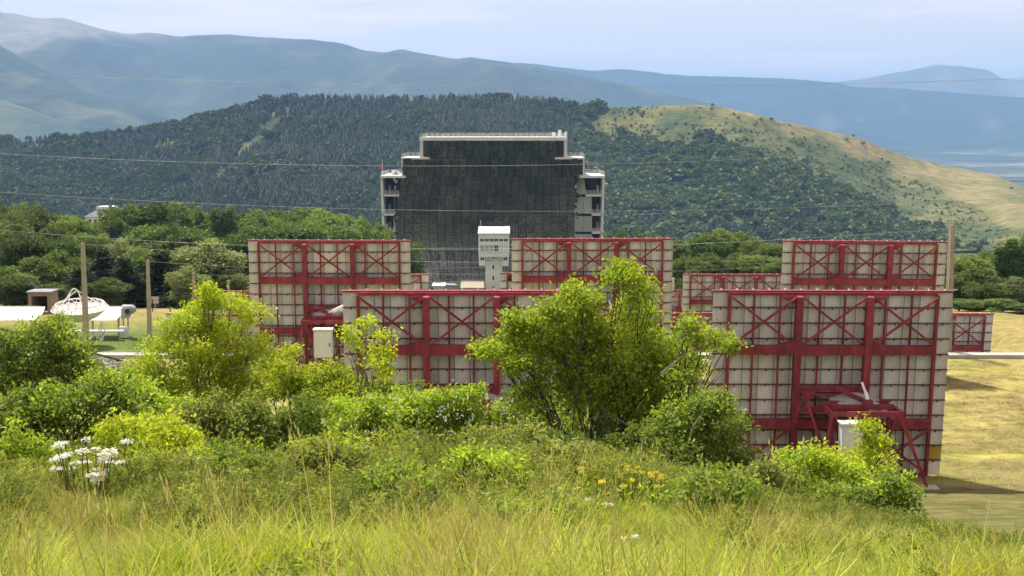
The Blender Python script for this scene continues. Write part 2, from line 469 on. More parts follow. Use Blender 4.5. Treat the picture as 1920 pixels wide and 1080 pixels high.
under = lerp3((0.03, 0.048, 0.02), (0.15, 0.15, 0.055), np.clip(0.15 + 1.1 * nn, 0, 1))
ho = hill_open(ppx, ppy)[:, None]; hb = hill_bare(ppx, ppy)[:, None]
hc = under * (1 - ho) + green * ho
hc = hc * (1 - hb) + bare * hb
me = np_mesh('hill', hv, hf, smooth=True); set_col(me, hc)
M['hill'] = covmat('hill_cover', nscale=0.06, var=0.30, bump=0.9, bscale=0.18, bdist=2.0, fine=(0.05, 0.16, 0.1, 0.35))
tag(link('hill', me, M['hill']), kind='structure')

# ---------------------------------------------------------------- mountain ranges
def ridge(name, prof, Yr, depth, basey, colf, seed, rough, step=14, rows=46, back=True):
    px = np.array([p[0] for p in prof], float); py = np.array([p[1] for p in prof], float)
    cols = np.arange(px[0], px[-1] + 1, step)
    pc = np.interp(cols, px, py)
    pc = pc + np.array([mnoise.fractal(Vector((c * 0.03, seed, 0)), 1.0, 2.0, 4) for c in cols]) * 1.3
    t = np.linspace(0, 1, rows)[:, None]
    yr = Yr + 250 * np.sin(cols / 260.0 + seed)[None] * (Yr / 8000.0)
    u = (cols - 960) / F
    vr = (540 - pc) / F; zr = (yr * (-SP + vr * CP) / (CP + vr * SP))
    vb = (540 - basey) / F
    yb = yr - depth
    zb = yb * (-SP + vb * CP) / (CP + vb * SP)
    yy = yb + (yr - yb) * t
    zz = zb + (zr - zb) * t ** 1.12
    amp = np.sin(PI * np.clip(t, 0, 1)) ** 0.8
    xx = u[None] * yy
    spur = fbm(xx / Yr * 9.0 + seed, yy / Yr * 2.2, 1.0, 5, seed)
    zz = zz + spur * amp * rough
    if back:
        xx = np.vstack([xx, xx[-1:] * 1.04]); yy = np.vstack([yy, yy[-1:] + Yr * 0.05]); zz = np.vstack([zz, zz[-1:] - (zr - zb) * 0.5])
    v = np.stack([xx.ravel(), yy.ravel(), zz.ravel()], 1)
    a, b = xx.shape
    i = (np.arange(a - 1)[:, None] * b + np.arange(b - 1)[None]).ravel()
    f = np.stack([i, i + 1, i + b + 1, i + b], 1)
    me = np_mesh(name, v, f, smooth=True)
    ppx, ppy = proj(v[:, 0], v[:, 1], v[:, 2])
    n = fbm(v[:, 0] / Yr * 30, v[:, 1] / Yr * 14, 1.0, 5, seed + 4)
    set_col(me, colf(ppx, ppy, n))
    o = link(name, me, M['mountain'])
    return tag(o, kind='structure')
M['mountain'] = covmat('mountain_cover', nscale=0.006, var=0.30, bump=0.5, bscale=0.02, bdist=30.0)
FOREST = (0.030, 0.050, 0.030); MEADOW = (0.16, 0.17, 0.09); SCREE = (0.21, 0.205, 0.18)
def c_main(px, py, n):
    k = np.clip(0.06 + 0.25 * sstep(0.15, 0.5, n), 0, 1)
    c = lerp3(FOREST, MEADOW, k)
    top = np.interp(px, [-400, 0, 100, 200, 300, 345, 360, 430], [150, 112, 88, 68, 78, 72, 40, 10])
    s = sstep(12, -12, py - top + n * 16)
    return c * (1 - s)[:, None] + np.array(SCREE) * s[:, None]
def c_left(px, py, n):
    return lerp3(FOREST, MEADOW, np.clip(0.03 + 0.45 * sstep(0.15, 0.5, n), 0, 1))
def c_spur(px, py, n):
    return lerp3((0.045, 0.07, 0.04), (0.10, 0.115, 0.06), np.clip(0.5 + n, 0, 1))
def c_far(px, py, n):
    return lerp3(FOREST, (0.20, 0.19, 0.12), np.clip(0.02 + 0.35 * sstep(0.35, 0.6, n), 0, 1))
def c_tip(px, py, n):
    return lerp3((0.10, 0.11, 0.09), (0.16, 0.16, 0.13), np.clip(0.5 + n, 0, 1))
ridge('mountain_peak', [(1200, 190), (1480, 165), (1560, 154), (1620, 147), (1660, 138), (1715, 128), (1745, 121), (1800, 125), (1840, 130), (1870, 148), (1900, 150), (1960, 143), (2100, 130), (2400, 150)], 13000, 2200, 215, c_tip, 9.0, 90)
ridge('mountain_far', [(600, 150), (900, 124), (950, 122), (1000, 119), (1030, 124), (1060, 127), (1110, 133), (1170, 129), (1240, 138), (1290, 142), (1400, 145), (1480, 148), (1550, 154), (1600, 163), (1700, 167), (1800, 175), (1920, 184), (2200, 195), (2500, 190)], 10200, 1800, 288, c_far, 4.0, 150)
ridge('mountain_range', [(-600, 40), (-300, 10), (0, 20), (50, 27), (90, 35), (130, 33), (170, 45), (210, 60), (245, 65), (290, 60), (345, 69), (380, 66), (430, 64), (500, 70), (600, 75), (640, 80), (690, 95), (725, 99), (755, 92), (800, 101), (860, 112), (940, 121), (1010, 127), (1100, 145), (1200, 165), (1320, 192), (1420, 215), (1560, 255), (1700, 300)], 7200, 2200, 300, c_main, 1.0, 210)
ridge('mountain_shoulder', [(-500, 10), (-200, 40), (0, 78), (60, 112), (100, 135), (160, 163), (230, 185), (300, 212), (360, 245), (430, 290), (520, 330)], 5200, 1400, 330, c_left, 6.0, 120)
ridge('mountain_spur', [(-500, 120), (-200, 150), (0, 183), (60, 203), (130, 230), (175, 255), (230, 290), (300, 330)], 4300, 900, 335, c_spur, 2.5, 40)

# fields on the plain beyond the hill
vx, vy = np.meshgrid(np.arange(700, 5200, 45.0), np.arange(5200, 9300, 40.0))
vz = H(vx, vy) + 6.0
vv = np.stack([vx.ravel(), vy.ravel(), vz.ravel()], 1); b_ = vx.shape[1]
i_ = (np.arange(vx.shape[0] - 1)[:, None] * b_ + np.arange(b_ - 1)[None]).ravel()
va = fbm(vv[:, 0], vv[:, 1], 0.0022, 3, 3.3); vb2 = fbm(vv[:, 0] * 0.6, vv[:, 1] * 1.6, 0.006, 3, 5.9)
vc = lerp3((0.035, 0.055, 0.028), (0.12, 0.13, 0.06), np.clip(0.5 + va, 0, 1))
kf = (sstep(0.10, 0.22, vb2) * sstep(-0.25, 0.1, va) * 0.9)
vc = vc * (1 - kf)[:, None] + np.array((0.30, 0.26, 0.16)) * kf[:, None]
me = np_mesh('valley_fields', vv, np.stack([i_, i_ + 1, i_ + b_ + 1, i_ + b_], 1), smooth=True); set_col(me, vc)
tag(link('valley_fields', me, M['mountain']), kind='structure')

# ---------------------------------------------------------------- haze
HZ = MB().box(-14500, 14500, -450, 22500, -700, 760)
hm_ = bpy.data.materials.new('haze_air'); hm_.use_nodes = True
hn_ = hm_.node_tree; hn_.nodes.clear()
ho_ = hn_.nodes.new('ShaderNodeOutputMaterial'); hv_ = hn_.nodes.new('ShaderNodeVolumePrincipled')
hv_.inputs['Color'].default_value = (0.31, 0.545, 1.0, 1)
hv_.inputs['Density'].default_value = 9.2e-5
hv_.inputs['Anisotropy'].default_value = 0.1
for an_ in ('Density Attribute', 'Color Attribute', 'Temperature Attribute'): hv_.inputs[an_].default_value = ''
hn_.links.new(hv_.outputs[0], ho_.inputs['Volume'])
tag(HZ.build('haze', hm_), kind='stuff')

# ---------------------------------------------------------------- foliage generators
def unit(v): return v / np.maximum(np.linalg.norm(v, axis=1, keepdims=True), 1e-9)

def leaf_faces(c, out, size, r, aspect=0.5, fold=0.18, up=0.35):
    """one folded leaf (two triangles) per centre"""
    n = len(c)
    a = unit(out * 0.6 + r.normal(size=(n, 3)))
    nr = unit(r.normal(size=(n, 3)) * 0.75 + np.array([0, 0, up]) + out * 0.3)
    s = unit(np.cross(a, nr)); nr = np.cross(s, a)
    Lh = size[:, None]; W = Lh * aspect * 0.5
    p0 = c; p2 = c + a * Lh; mid = c + a * Lh * 0.5 + nr * Lh * fold
    v = np.stack([p0, mid + s * W, p2, mid - s * W], 1).reshape(-1, 3)
    b = np.arange(n)[:, None] * 4
    f = np.concatenate([b + np.array([[0, 1, 2]]), b + np.array([[0, 2, 3]])], 0)
    return v, f

def crown_mesh(name, clumps, r, spray_d, leaf_n, leaf_s, spray_r, shell=0.55, droop=0.0, tvar=0.25, aspect=0.55, up=0.35):
    """leaf sprays through a set of ellipsoid clumps (cx,cy,cz,rx,ry,rz); spray_d: sprays per m2 of clump surface"""
    C_, O_, T_ = [], [], []
    for (cx, cy, cz, rx, ry, rz) in clumps:
        area = 4 * PI * ((rx * ry + ry * rz + rx * rz) / 3.0)
        n = max(6, int(area * spray_d))
        d = unit(r.normal(size=(n, 3)))
        rad = shell + (1.12 - shell) * r.random((n, 1)) ** 0.7
        lump = 1 + 0.18 * np.sin(d[:, :1] * 5 + cx * 3) * np.cos(d[:, 1:2] * 4 + cz * 2)
        p = d * rad * lump * np.array([rx, ry, rz]) + np.array([cx, cy, cz])
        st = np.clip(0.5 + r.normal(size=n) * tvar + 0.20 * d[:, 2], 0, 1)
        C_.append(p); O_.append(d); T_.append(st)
    P = np.concatenate(C_); D = np.concatenate(O_); T = np.concatenate(T_)
    P = np.repeat(P, leaf_n, 0); D = np.repeat(D, leaf_n, 0); T = np.repeat(T, leaf_n)
    off = r.normal(size=P.shape) * spray_r * np.array([1, 1, 0.7])
    off[:, 2] -= droop * np.abs(off[:, 0])
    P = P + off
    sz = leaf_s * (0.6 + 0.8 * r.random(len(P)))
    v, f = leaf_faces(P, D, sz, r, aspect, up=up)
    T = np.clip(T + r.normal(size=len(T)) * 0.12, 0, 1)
    return np_mesh(name, v, f, np.repeat(T, 4))

def limb(mb, p, q, r0, r1, rnd, bend=0.12, n=5, sides=6):
    p = Vector(p); q = Vector(q); L_ = (q - p).length
    o = Vector((rnd.uniform(-1, 1), rnd.uniform(-1, 1), rnd.uniform(-.4, .6))) * L_ * bend
    pts = []; rr = []
    for i in range(n + 1):
        t = i / n
        pts.append(p.lerp(q, t) + o * math.sin(PI * t) + Vector((rnd.uniform(-1, 1), rnd.uniform(-1, 1), 0)) * L_ * 0.015)
        rr.append(r0 + (r1 - r0) * t)
    mb.tube(pts, rr, sides)
    return pts

def scatter(name, protos, pts, scl, rot, idx, kind='stuff'):
    """one object: prototypes set out on points by geometry nodes"""
    col = bpy.data.collections.new(name + '_pieces')
    for o in protos: col.objects.link(o)
    me = bpy.data.meshes.new(name)
    me.vertices.add(len(pts)); me.vertices.foreach_set('co', np.asarray(pts, np.float32).ravel())
    me.attributes.new('scl', 'FLOAT_VECTOR', 'POINT').data.foreach_set('vector', np.asarray(scl, np.float32).ravel())
    me.attributes.new('rot', 'FLOAT_VECTOR', 'POINT').data.foreach_set('vector', np.asarray(rot, np.float32).ravel())
    me.attributes.new('idx', 'INT', 'POINT').data.foreach_set('value', np.asarray(idx, np.int32))
    me.update()
    ob = link(name, me)
    ng = bpy.data.node_groups.new(name + '_nodes', 'GeometryNodeTree')
    ng.interface.new_socket('Geometry', in_out='INPUT', socket_type='NodeSocketGeometry')
    ng.interface.new_socket('Geometry', in_out='OUTPUT', socket_type='NodeSocketGeometry')
    N = ng.nodes.new; ln = ng.links.new
    gi = N('NodeGroupInput'); go = N('NodeGroupOutput'); ip = N('GeometryNodeInstanceOnPoints')
    ci = N('GeometryNodeCollectionInfo'); ci.inputs[0].default_value = col
    ci.inputs['Separate Children'].default_value = True; ci.inputs['Reset Children'].default_value = True
    def na(nm, ty):
        a = N('GeometryNodeInputNamedAttribute'); a.data_type = ty; a.inputs['Name'].default_value = nm
        return a.outputs['Attribute']
    ln(gi.outputs[0], ip.inputs['Points']); ln(ci.outputs[0], ip.inputs['Instance'])
    ip.inputs['Pick Instance'].default_value = True
    ln(na('idx', 'INT'), ip.inputs['Instance Index']); ln(na('rot', 'FLOAT_VECTOR'), ip.inputs['Rotation']); ln(na('scl', 'FLOAT_VECTOR'), ip.inputs['Scale'])
    ln(ip.outputs[0], go.inputs[0])
    md = ob.modifiers.new('scatter', 'NODES'); md.node_group = ng
    tag(ob, kind=kind)
    return ob

def proto(name, me, mat):
    o = bpy.data.objects.new(name, me)
    if not me.materials: me.materials.append(mat)
    return o

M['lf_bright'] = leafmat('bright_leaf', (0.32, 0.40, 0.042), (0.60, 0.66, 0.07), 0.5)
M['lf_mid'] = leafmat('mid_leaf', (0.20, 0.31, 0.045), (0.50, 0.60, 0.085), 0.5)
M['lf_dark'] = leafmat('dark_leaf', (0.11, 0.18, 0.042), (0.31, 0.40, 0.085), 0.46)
M['lf_olive'] = leafmat('olive_leaf', (0.17, 0.20, 0.055), (0.40, 0.43, 0.13), 0.42)
M['tree_a'] = leafmat('broad_leaf', (0.06, 0.11, 0.034), (0.18, 0.25, 0.065), 0.35, objvar=0.38)
M['tree_b'] = leafmat('fresh_broad_leaf', (0.09, 0.155, 0.042), (0.24, 0.31, 0.085), 0.38, objvar=0.34)
M['tree_c'] = leafmat('needle_leaf', (0.016, 0.036, 0.016), (0.055, 0.085, 0.03), 0.2)
M['weed_a'] = leafmat('weed_leaf', (0.11, 0.165, 0.036), (0.34, 0.385, 0.085), 0.45)
M['weed_b'] = leafmat('dark_weed_leaf', (0.075, 0.115, 0.034), (0.23, 0.28, 0.07), 0.42)
M['tree_w'] = leafmat('willow_leaf', (0.14, 0.19, 0.08), (0.30, 0.34, 0.16), 0.35)
M['forest_c'] = leafmat('hill_pine', (0.016, 0.032, 0.014), (0.048, 0.074, 0.028), 0.15, objvar=0.22)
M['forest_d'] = leafmat('hill_dark_broadleaf', (0.026, 0.050, 0.018), (0.078, 0.115, 0.036), 0.2, objvar=0.25)
M['forest_b'] = leafmat('hill_broadleaf', (0.045, 0.085, 0.026), (0.135, 0.19, 0.052), 0.2, objvar=0.3)

# far wood on the hill
def far_conifer(r, n=8):
    v = []; f = []; t = []
    for k in range(5):
        z0 = 0.05 + 0.19 * k; z1 = min(1.02, z0 + 0.36); rad = 0.24 * (1 - 0.17 * k) * r.uniform(0.85, 1.15)
        b = len(v)
        v.append((0, 0, z1)); t.append(0.75)
        for j in range(n):
            a = 2 * PI * (j + r.uniform(-.2, .2)) / n; q = rad * (1.15 if j % 2 else 0.72)
            v.append((q * math.cos(a), q * math.sin(a), z0 + (0.0 if j % 2 else 0.07))); t.append(r.uniform(0.1, 0.7))
        for j in range(n): f.append((b, b + 1 + j, b + 1 + (j + 1) % n))
    return np_mesh('far_conifer', v, f, t)
def far_broadleaf(r, n=70):
    d = unit(r.normal(size=(n, 3))); d[:, 2] = np.abs(d[:, 2]) * 1.2 - 0.35
    c = d * np.array([0.36, 0.36, 0.40]) * r.uniform(0.75, 1.1, (n, 1)) + np.array([0, 0, 0.5])
    v, fc = leaf_faces(c, d, r.uniform(0.18, 0.34, n), r, 0.9, up=0.6)
    return np_mesh('far_broadleaf', v, fc, np.repeat(np.clip(0.45 + 0.3 * d[:, 2] + r.normal(size=n) * .2, 0, 1), 4))
fr = np.random.default_rng(5)
fp = [proto('piece_a%d' % i, far_conifer(fr), M['forest_c']) for i in range(3)] + [proto('piece_b%d' % i, far_broadleaf(fr), M['forest_b']) for i in range(3)] + [proto('piece_c%d' % i, far_broadleaf(fr), M['forest_d']) for i in range(3)]
NF = 70000
spx = fr.uniform(-420, 2120, NF); st = fr.uniform(0.0, 1.0, NF) ** 0.9
fx, fy, fz = hill_point(spx, st)
fz = fz + fbm(fx, fy, 0.012, 4, 5.0) * 4.0 * np.sin(PI * st)
qpx, qpy = proj(fx, fy, fz)
opn = hill_open(qpx, qpy); br = hill_bare(qpx, qpy)
nz = fbm(fx, fy, 0.010, 4, 2.9); nz2 = fbm(fx, fy, 0.03, 3, 7.7)
# clearings: diagonal grassy strips on the left flank
strip1 = np.exp(-((qpx - np.interp(qpy, [200, 260, 320, 350], [540, 480, 425, 400])) / 24.0) ** 2) * ((qpy > 205) & (qpy < 335))
strip2 = np.exp(-((qpy - np.interp(qpx, [260, 330, 400], [300, 268, 243])) / 13.0) ** 2) * ((qpx > 260) & (qpx < 420))
strip3 = np.exp(-((qpx - np.interp(qpy, [300, 400], [410, 290])) / 26.0) ** 2) * (qpy > 320) * 0.6
clear = np.exp(-(((qpx - 790) / 22) ** 2 + ((qpy - 190) / 6) ** 2))
nz3 = fbm(fx * 0.7, fy, 0.014, 3, 12.3)
dens = (1 - opn) * np.clip(1.0 + 0.4 * nz - 0.9 * sstep(0.30, 0.5, nz3) * sstep(560, 480, qpx) * sstep(330, 300, qpy) - 0.6 * sstep(0.35, 0.5, nz3) * sstep(1085, 1100, qpx) - 0.95 * strip1 - 0.8 * strip2 - 0.6 * strip3 - clear, 0, 1) + opn * (1 - br) * np.clip(0.10 + 0.7 * sstep(0.0, 0.45, nz2), 0, 0.6)
left_thin = sstep(420, 200, qpx) * sstep(300, 250, qpy); dens = dens * (1 - 0.45 * left_thin) * np.where((qpx > 1085) & (opn < 0.5), 0.42, 1.0)
keep = (fr.random(NF) < np.where(br < 0.5, dens, 0.05 * (1 - br)))
fx, fy, fz, qpx, qpy, opn, nz = [a[keep] for a in (fx, fy, fz, qpx, qpy, opn, nz)]
n = len(fx)
patch = fbm(fx, fy, 0.012, 3, 21.0)
conif = fr.random(n) < np.where(qpx < 1085, np.clip(0.97 - 0.9 * sstep(560, 420, qpx) * sstep(0.0, 0.18, patch) - 0.5 * sstep(0.3, 0.45, patch), 0, 1), np.where(qpy > 400, 0.6, 0.04 + 0.4 * sstep(0.2, 0.35, patch)))
idx = np.where(conif, fr.integers(0, 3, n), np.where(qpx < 1085, fr.integers(6, 9, n), fr.integers(3, 6, n)))
hgt = np.where(conif, fr.uniform(6.0, 10.0, n), fr.uniform(5.5, 12.0, n)) * np.where(opn > 0.5, fr.uniform(0.10, 0.28, n), 1.0)
wid = hgt * np.where(conif, fr.uniform(0.8, 1.15, n), fr.uniform(0.95, 1.5, n))
rot = np.zeros((n, 3)); rot[:, 2] = fr.uniform(0, 6.28, n)
scatter('hill_forest', fp, np.stack([fx, fy, fz - 0.5], 1), np.stack([wid, wid, hgt], 1), rot, idx)

# shrubs that stand singly on the open hillside
sh_mesh = [far_broadleaf(fr, 60) for _ in range(3)]
for m_ in sh_mesh: m_.materials.append(M['forest_b'])
singles = [(1195, 262), (1180, 238), (1287, 252), (1300, 262), (1275, 258), (1320, 270), (1365, 268), (1372, 283), (1340, 282), (1255, 292), (1310, 292), (1345, 262), (1390, 262), (1240, 250), (1392, 245), (1405, 268), (1420, 226), (1328, 205), (1330, 199), (1378, 222), (1300, 236), (1262, 232), (1212, 250), (1440, 225), (1455, 262), (1355, 232), (1370, 215), (1592, 254), (1580, 264), (1610, 272), (1480, 252), (1430, 246), (1500, 300), (1525, 318), (1560, 345), (1600, 362), (1645, 300), (1690, 352), (1235, 215), (1150, 226), (1420, 282), (1408, 235), (1888, 355)]
inv_px = HCOL
for i, (px, py) in enumerate(singles):
    ts = np.linspace(0, 1, 300); ax, ay, az = hill_point(np.full(300, float(px)), ts)
    az = az + fbm(ax, ay, 0.012, 4, 5.0) * 4.0 * np.sin(PI * ts)
    _, pyy = proj(ax, ay, az); j = int(np.argmin(np.abs(pyy - py)))
    s = random.uniform(3.0, 5.0)
    o = link('hillside_shrub', sh_mesh[i % 3], None, None, (ax[j], ay[j], az[j] - 0.4))
    o.scale = (s * random.uniform(1, 1.4), s * 1.1, s * random.uniform(0.75, 1.0)); o.rotation_euler = (0, 0, random.uniform(0, 6))
    tag(o, 'small dark shrub standing singly on the open grassy hillside', 'shrub', 'single shrubs dotted over the open hillside')
# ---------------------------------------------------------------- concave mirror building
YB = 389.0
AXX = float(at(924, 470, YB).x)
def bxz(px, py, Y=YB):
    p = at(px, py, Y); return p.x, p.z
GB = -48.2
VY = 405.5
AXZ = float(at(924, 470, 387).z)
def dish_y(x, z): return VY - ((x - AXX) ** 2 + (z - AXZ) ** 2) / 72.0
bld = empty('mirror_building', (0, 0, 0))
tag(bld, 'huge concave mirror building with stepped white concrete terraces, facing the valley terraces', 'building')
bld.location = (AXX, YB, GB)
def bpart(mb, name, mat, parent=None, smooth=False):
    mb.v = [(x - AXX, y - YB, z - GB) for x, y, z in mb.v]
    return mb.build(name, mat, bld if parent is None else parent, smooth)

def zpy(py, Y=YB): return float(at(924, py, Y).z)
def xpx(px, Y=YB): return float(at(px, 400, Y).x)
# bulk of the building behind the mirror, stepped like the front
bk = MB()
bk.box(xpx(790), xpx(1061), 405.8, 424, GB, zpy(259.5))
bpart(bk, 'central_block', M['concrete'])
bpart(MB().box(xpx(755), xpx(789.7), 400, 422, GB, zpy(297)), 'mid_block', M['concrete'])
bpart(MB().box(xpx(1061.3), xpx(1094), 400, 422, GB, zpy(297)), 'mid_block', M['concrete'])
bpart(MB().box(xpx(717), xpx(754.7), 397.5, 420, GB, zpy(333)), 'wing_block', M['interior'])
bpart(MB().box(xpx(1094.3), xpx(1131), 397.5, 420, GB, zpy(333)), 'wing_block', M['interior'])

def slab(x0, x1, py0, py1, y0, y1, name='slab', mat='pale_concrete'):
    return bpart(MB().box(xpx(x0), xpx(x1), y0, y1, zpy(py1), zpy(py0)), name, M[mat])
def railing(x0, x1, zb, y0, y1, h=1.05, sides=(1, 1), n=None):
    mb = MB(); xa, xb = xpx(x0), xpx(x1)
    for hh in (h, h * 0.66, h * 0.33):
        mb.box(xa, xb, y0, y0 + 0.07, zb + hh - 0.05, zb + hh)
        mb.box(xa, xb, y1 - 0.07, y1, zb + hh - 0.05, zb + hh)
        if sides[0]: mb.box(xa, xa + 0.07, y0, y1, zb + hh - 0.05, zb + hh)
        if sides[1]: mb.box(xb - 0.07, xb, y0, y1, zb + hh - 0.05, zb + hh)
    k = n or max(2, int((xb - xa) / 1.6))
    for i in range(k + 1):
        x = xa + (xb - xa - 0.08) * i / k
        mb.box(x, x + 0.08, y0, y0 + 0.08, zb, zb + h); mb.box(x, x + 0.08, y1 - 0.08, y1, zb, zb + h)
    return bpart(mb, 'railing', M['white'])
# top terrace
slab(788, 1063, 258.3, 263.6, 388.0, 421)
slab(788.6, 1062.4, 256.6, 258.2, 388.4, 420.5, 'parapet', 'white')
railing(789, 1062, zpy(256.5), 388.6, 420)
for x0, x1 in ((788.4, 794), (1057, 1062.6)):
    slab(x0, x1, 263.7, 295.2, 388.6, 390.0, 'pier')
# middle terraces
for x0, x1, f0, f1 in ((753, 806, 754, 787.5), (1040, 1096, 1063.5, 1095)):
    slab(x0, x1, 295.3, 298.6, 388.2, 412)
    railing(f0, f1, zpy(295.2), 388.6, 411)
for x0, x1 in ((753.4, 756.6), (1092.4, 1095.6)):
    slab(x0, x1, 298.7, 329.3, 388.8, 390.4, 'pier')
# wing terraces and storeys
for sgn, (x0, x1, f0, f1, ix0, ix1) in ((-1, (714, 761, 715, 752.5, 717.5, 748)), (1, (1086, 1134, 1096.5, 1133, 1099, 1130))):
    slab(x0, x1, 329.4, 333.6, 388.4, 414)
    railing(f0, f1, zpy(329.3), 388.8, 413)
    for q, py in enumerate((365, 401, 435, 470, 505)):
        a, b = (ix0, ix1) if q == 0 else ((ix0, 738.5) if sgn < 0 else (1110.5, ix1))
        slab(a, b, py, py + 3.3, 389.0, 397.4, 'balcony_slab')
        mb = MB(); zb = zpy(py)
        for hh in (0.45, 0.8, 1.15): mb.box(xpx(a), xpx(b), 389.15, 389.25, zb + hh - 0.07, zb + hh)
        for i in range(5):
            x = xpx(a) + (xpx(b) - xpx(a) - 0.1) * i / 4; mb.box(x, x + 0.08, 389.26, 389.34, zb, zb + 1.1)
        bpart(mb, 'balcony_rail', M['white'])
        # pale door at the back of each open storey
        dx = 724 if sgn < 0 else 1121.5
        bpart(MB().box(xpx(dx), xpx(dx + 4.5), 397.2, 397.45, zb, zb + 2.4), 'door', M['pale_concrete'])
    # outer pier, slightly battered
    xo = xpx(714.2) if sgn < 0 else xpx(1133.4)
    t = 0.62 * -sgn
    p = MB().hexa([(xo - sgn * 0.75, 389, GB), (xo - sgn * 0.75 - sgn * 0.62, 389, GB), (xo - sgn * 1.37, 397.3, GB), (xo - sgn * 0.75, 397.3, GB),
                   (xo, 389, zpy(333.8)), (xo - sgn * 0.62, 389, zpy(333.8)), (xo - sgn * 0.62, 397.3, zpy(333.8)), (xo, 397.3, zpy(333.8))])
    bpart(p, 'pier', M['pale_concrete'])
# recess backs beside the mirror
for x0, x1, a, b in ((794, 812, 264, 295), (1042, 1057, 264, 295), (756.6, 762, 299, 329), (1083, 1092.4, 299, 329)):
    bpart(MB().box(xpx(x0 - 3, 396), xpx(x1 + 4, 396), 396.0, 396.4, zpy(b + 1, 396), zpy(a - 1, 396)), 'recess_wall', M['interior'])

# the mirror: curved panels, each its own piece, a backing behind the joints
def mirror_mat():
    m, nt, p, ln = nodes_of('mirror_panels')
    tc = nt.nodes.new('ShaderNodeTexCoord')
    sep = nt.nodes.new('ShaderNodeSeparateXYZ'); ln(tc.outputs['Object'], sep.inputs[0])
    cmb = nt.nodes.new('ShaderNodeCombineXYZ'); ln(sep.outputs[0], cmb.inputs[0]); ln(sep.outputs[2], cmb.inputs[1])
    br = nt.nodes.new('ShaderNodeTexBrick'); br.offset = 0.0
    br.inputs['Scale'].default_value = 1.0; br.inputs['Brick Width'].default_value = 0.48; br.inputs['Row Height'].default_value = 0.48
    br.inputs['Mortar Size'].default_value = 0.030; br.inputs['Bias'].default_value = 0.0
    br.inputs['Color1'].default_value = (0.17, 0.172, 0.148, 1); br.inputs['Color2'].default_value = (0.38, 0.385, 0.335, 1); br.inputs['Mortar'].default_value = (0.02, 0.02, 0.02, 1)
    ln(cmb.outputs[0], br.inputs['Vector'])
    n5 = nt.nodes.new('ShaderNodeTexNoise'); n5.inputs['Scale'].default_value = 0.22; n5.inputs['Detail'].default_value = 5; n5.inputs['Roughness'].default_value = 0.7
    ln(tc.outputs['Object'], n5.inputs['Vector'])
    c5 = nt.nodes.new('ShaderNodeValToRGB'); c5.color_ramp.elements[0].position = 0.52; c5.color_ramp.elements[0].color = (0.015, 0.015, 0.015, 1)
    c5.color_ramp.elements[1].position = 0.72; c5.color_ramp.elements[1].color = (0.42, 0.42, 0.38, 1)
    ln(n5.outputs['Fac'], c5.inputs[0]); ln(c5.outputs[0], br.inputs['Mortar'])
    nz = nt.nodes.new('ShaderNodeTexNoise'); nz.inputs['Scale'].default_value = 0.16; nz.inputs['Detail'].default_value = 6
    ln(tc.outputs['Object'], nz.inputs['Vector'])
    mr = nt.nodes.new('ShaderNodeMapRange'); mr.inputs[1].default_value = 0.3; mr.inputs[2].default_value = 0.7; mr.inputs[3].default_value = 0.75; mr.inputs[4].default_value = 1.25
    ln(nz.outputs['Fac'], mr.inputs[0])
    oi = nt.nodes.new('ShaderNodeObjectInfo'); m3 = nt.nodes.new('ShaderNodeMapRange'); m3.inputs[3].default_value = 0.78; m3.inputs[4].default_value = 1.22
    ln(oi.outputs['Random'], m3.inputs[0])
    mm = nt.nodes.new('ShaderNodeMath'); mm.operation = 'MULTIPLY'; ln(mr.outputs[0], mm.inputs[0]); ln(m3.outputs[0], mm.inputs[1])
    vm = nt.nodes.new('ShaderNodeVectorMath'); vm.operation = 'SCALE'; ln(br.outputs['Color'], vm.inputs[0]); ln(mm.outputs[0], vm.inputs['Scale'])
    ln(vm.outputs[0], p.inputs['Base Color'])
    p.inputs['Metallic'].default_value = 0.7; p.inputs['Roughness'].default_value = 0.32
    return m
M['mirror'] = mirror_mat()
STORY = [(264.2, 296.9, 812, 1042, 805, 1046), (297.1, 331.4, 757, 1083, 753, 1086), (331.6, 366.4, 752, 1078, 748, 1080), (366.6, 402.4, 745, 1080, 743, 1080), (402.6, 436.4, 743, 1079, 744, 1078), (436.6, 471.4, 744, 1078, 746, 1077), (471.6, 504.9, 747, 1076, 750, 1074), (505.1, 540, 752, 1072, 757, 1068)]
def on_dish(px, py, lift=0.0):
    """the point of the dish seen at (px, py)"""
    Y = 397.0
    for _ in range(8):
        p = at(px, py, Y); Y = dish_y(p.x, p.z) - lift
    return p
NC = 22
for si, (p0, p1, l0, r0, l1, r1) in enumerate(STORY):
    halves = 2 if si else 2
    for h in range(halves):
        ya = p0 + (p1 - p0) * h / halves; yb_ = p0 + (p1 - p0) * (h + 1) / halves
        nc = NC if si else 15
        for c in range(nc):
            mb = MB(); n_ = 4
            g = 0.07
            grid = []
            lift = random.uniform(0, 0.05); ta, tb_ = random.gauss(0, 0.022), random.gauss(0, 0.022)
            for i in range(n_ + 1):
                for j in range(n_ + 1):
                    fy_ = (ya + 0.10) + (yb_ - ya - 0.2) * i / n_
                    tl = (fy_ - p0) / (p1 - p0)
                    la = l0 + (l1 - l0) * tl; ra = r0 + (r1 - r0) * tl
                    fx_ = la + (ra - la) * ((c + g * 0.5) + (1 - g) * j / n_) / nc
                    grid.append(on_dish(fx_, fy_, lift + ta * (i - 2) + tb_ * (j - 2)))
            mb.v = [tuple(q) for q in grid]
            mb.f = [(i * 5 + j, (i + 1) * 5 + j, (i + 1) * 5 + j + 1, i * 5 + j + 1) for i in range(n_) for j in range(n_)]
            bpart(mb, 'mirror_panel', M['mirror'], smooth=True)
mb = MB(); n_ = 26
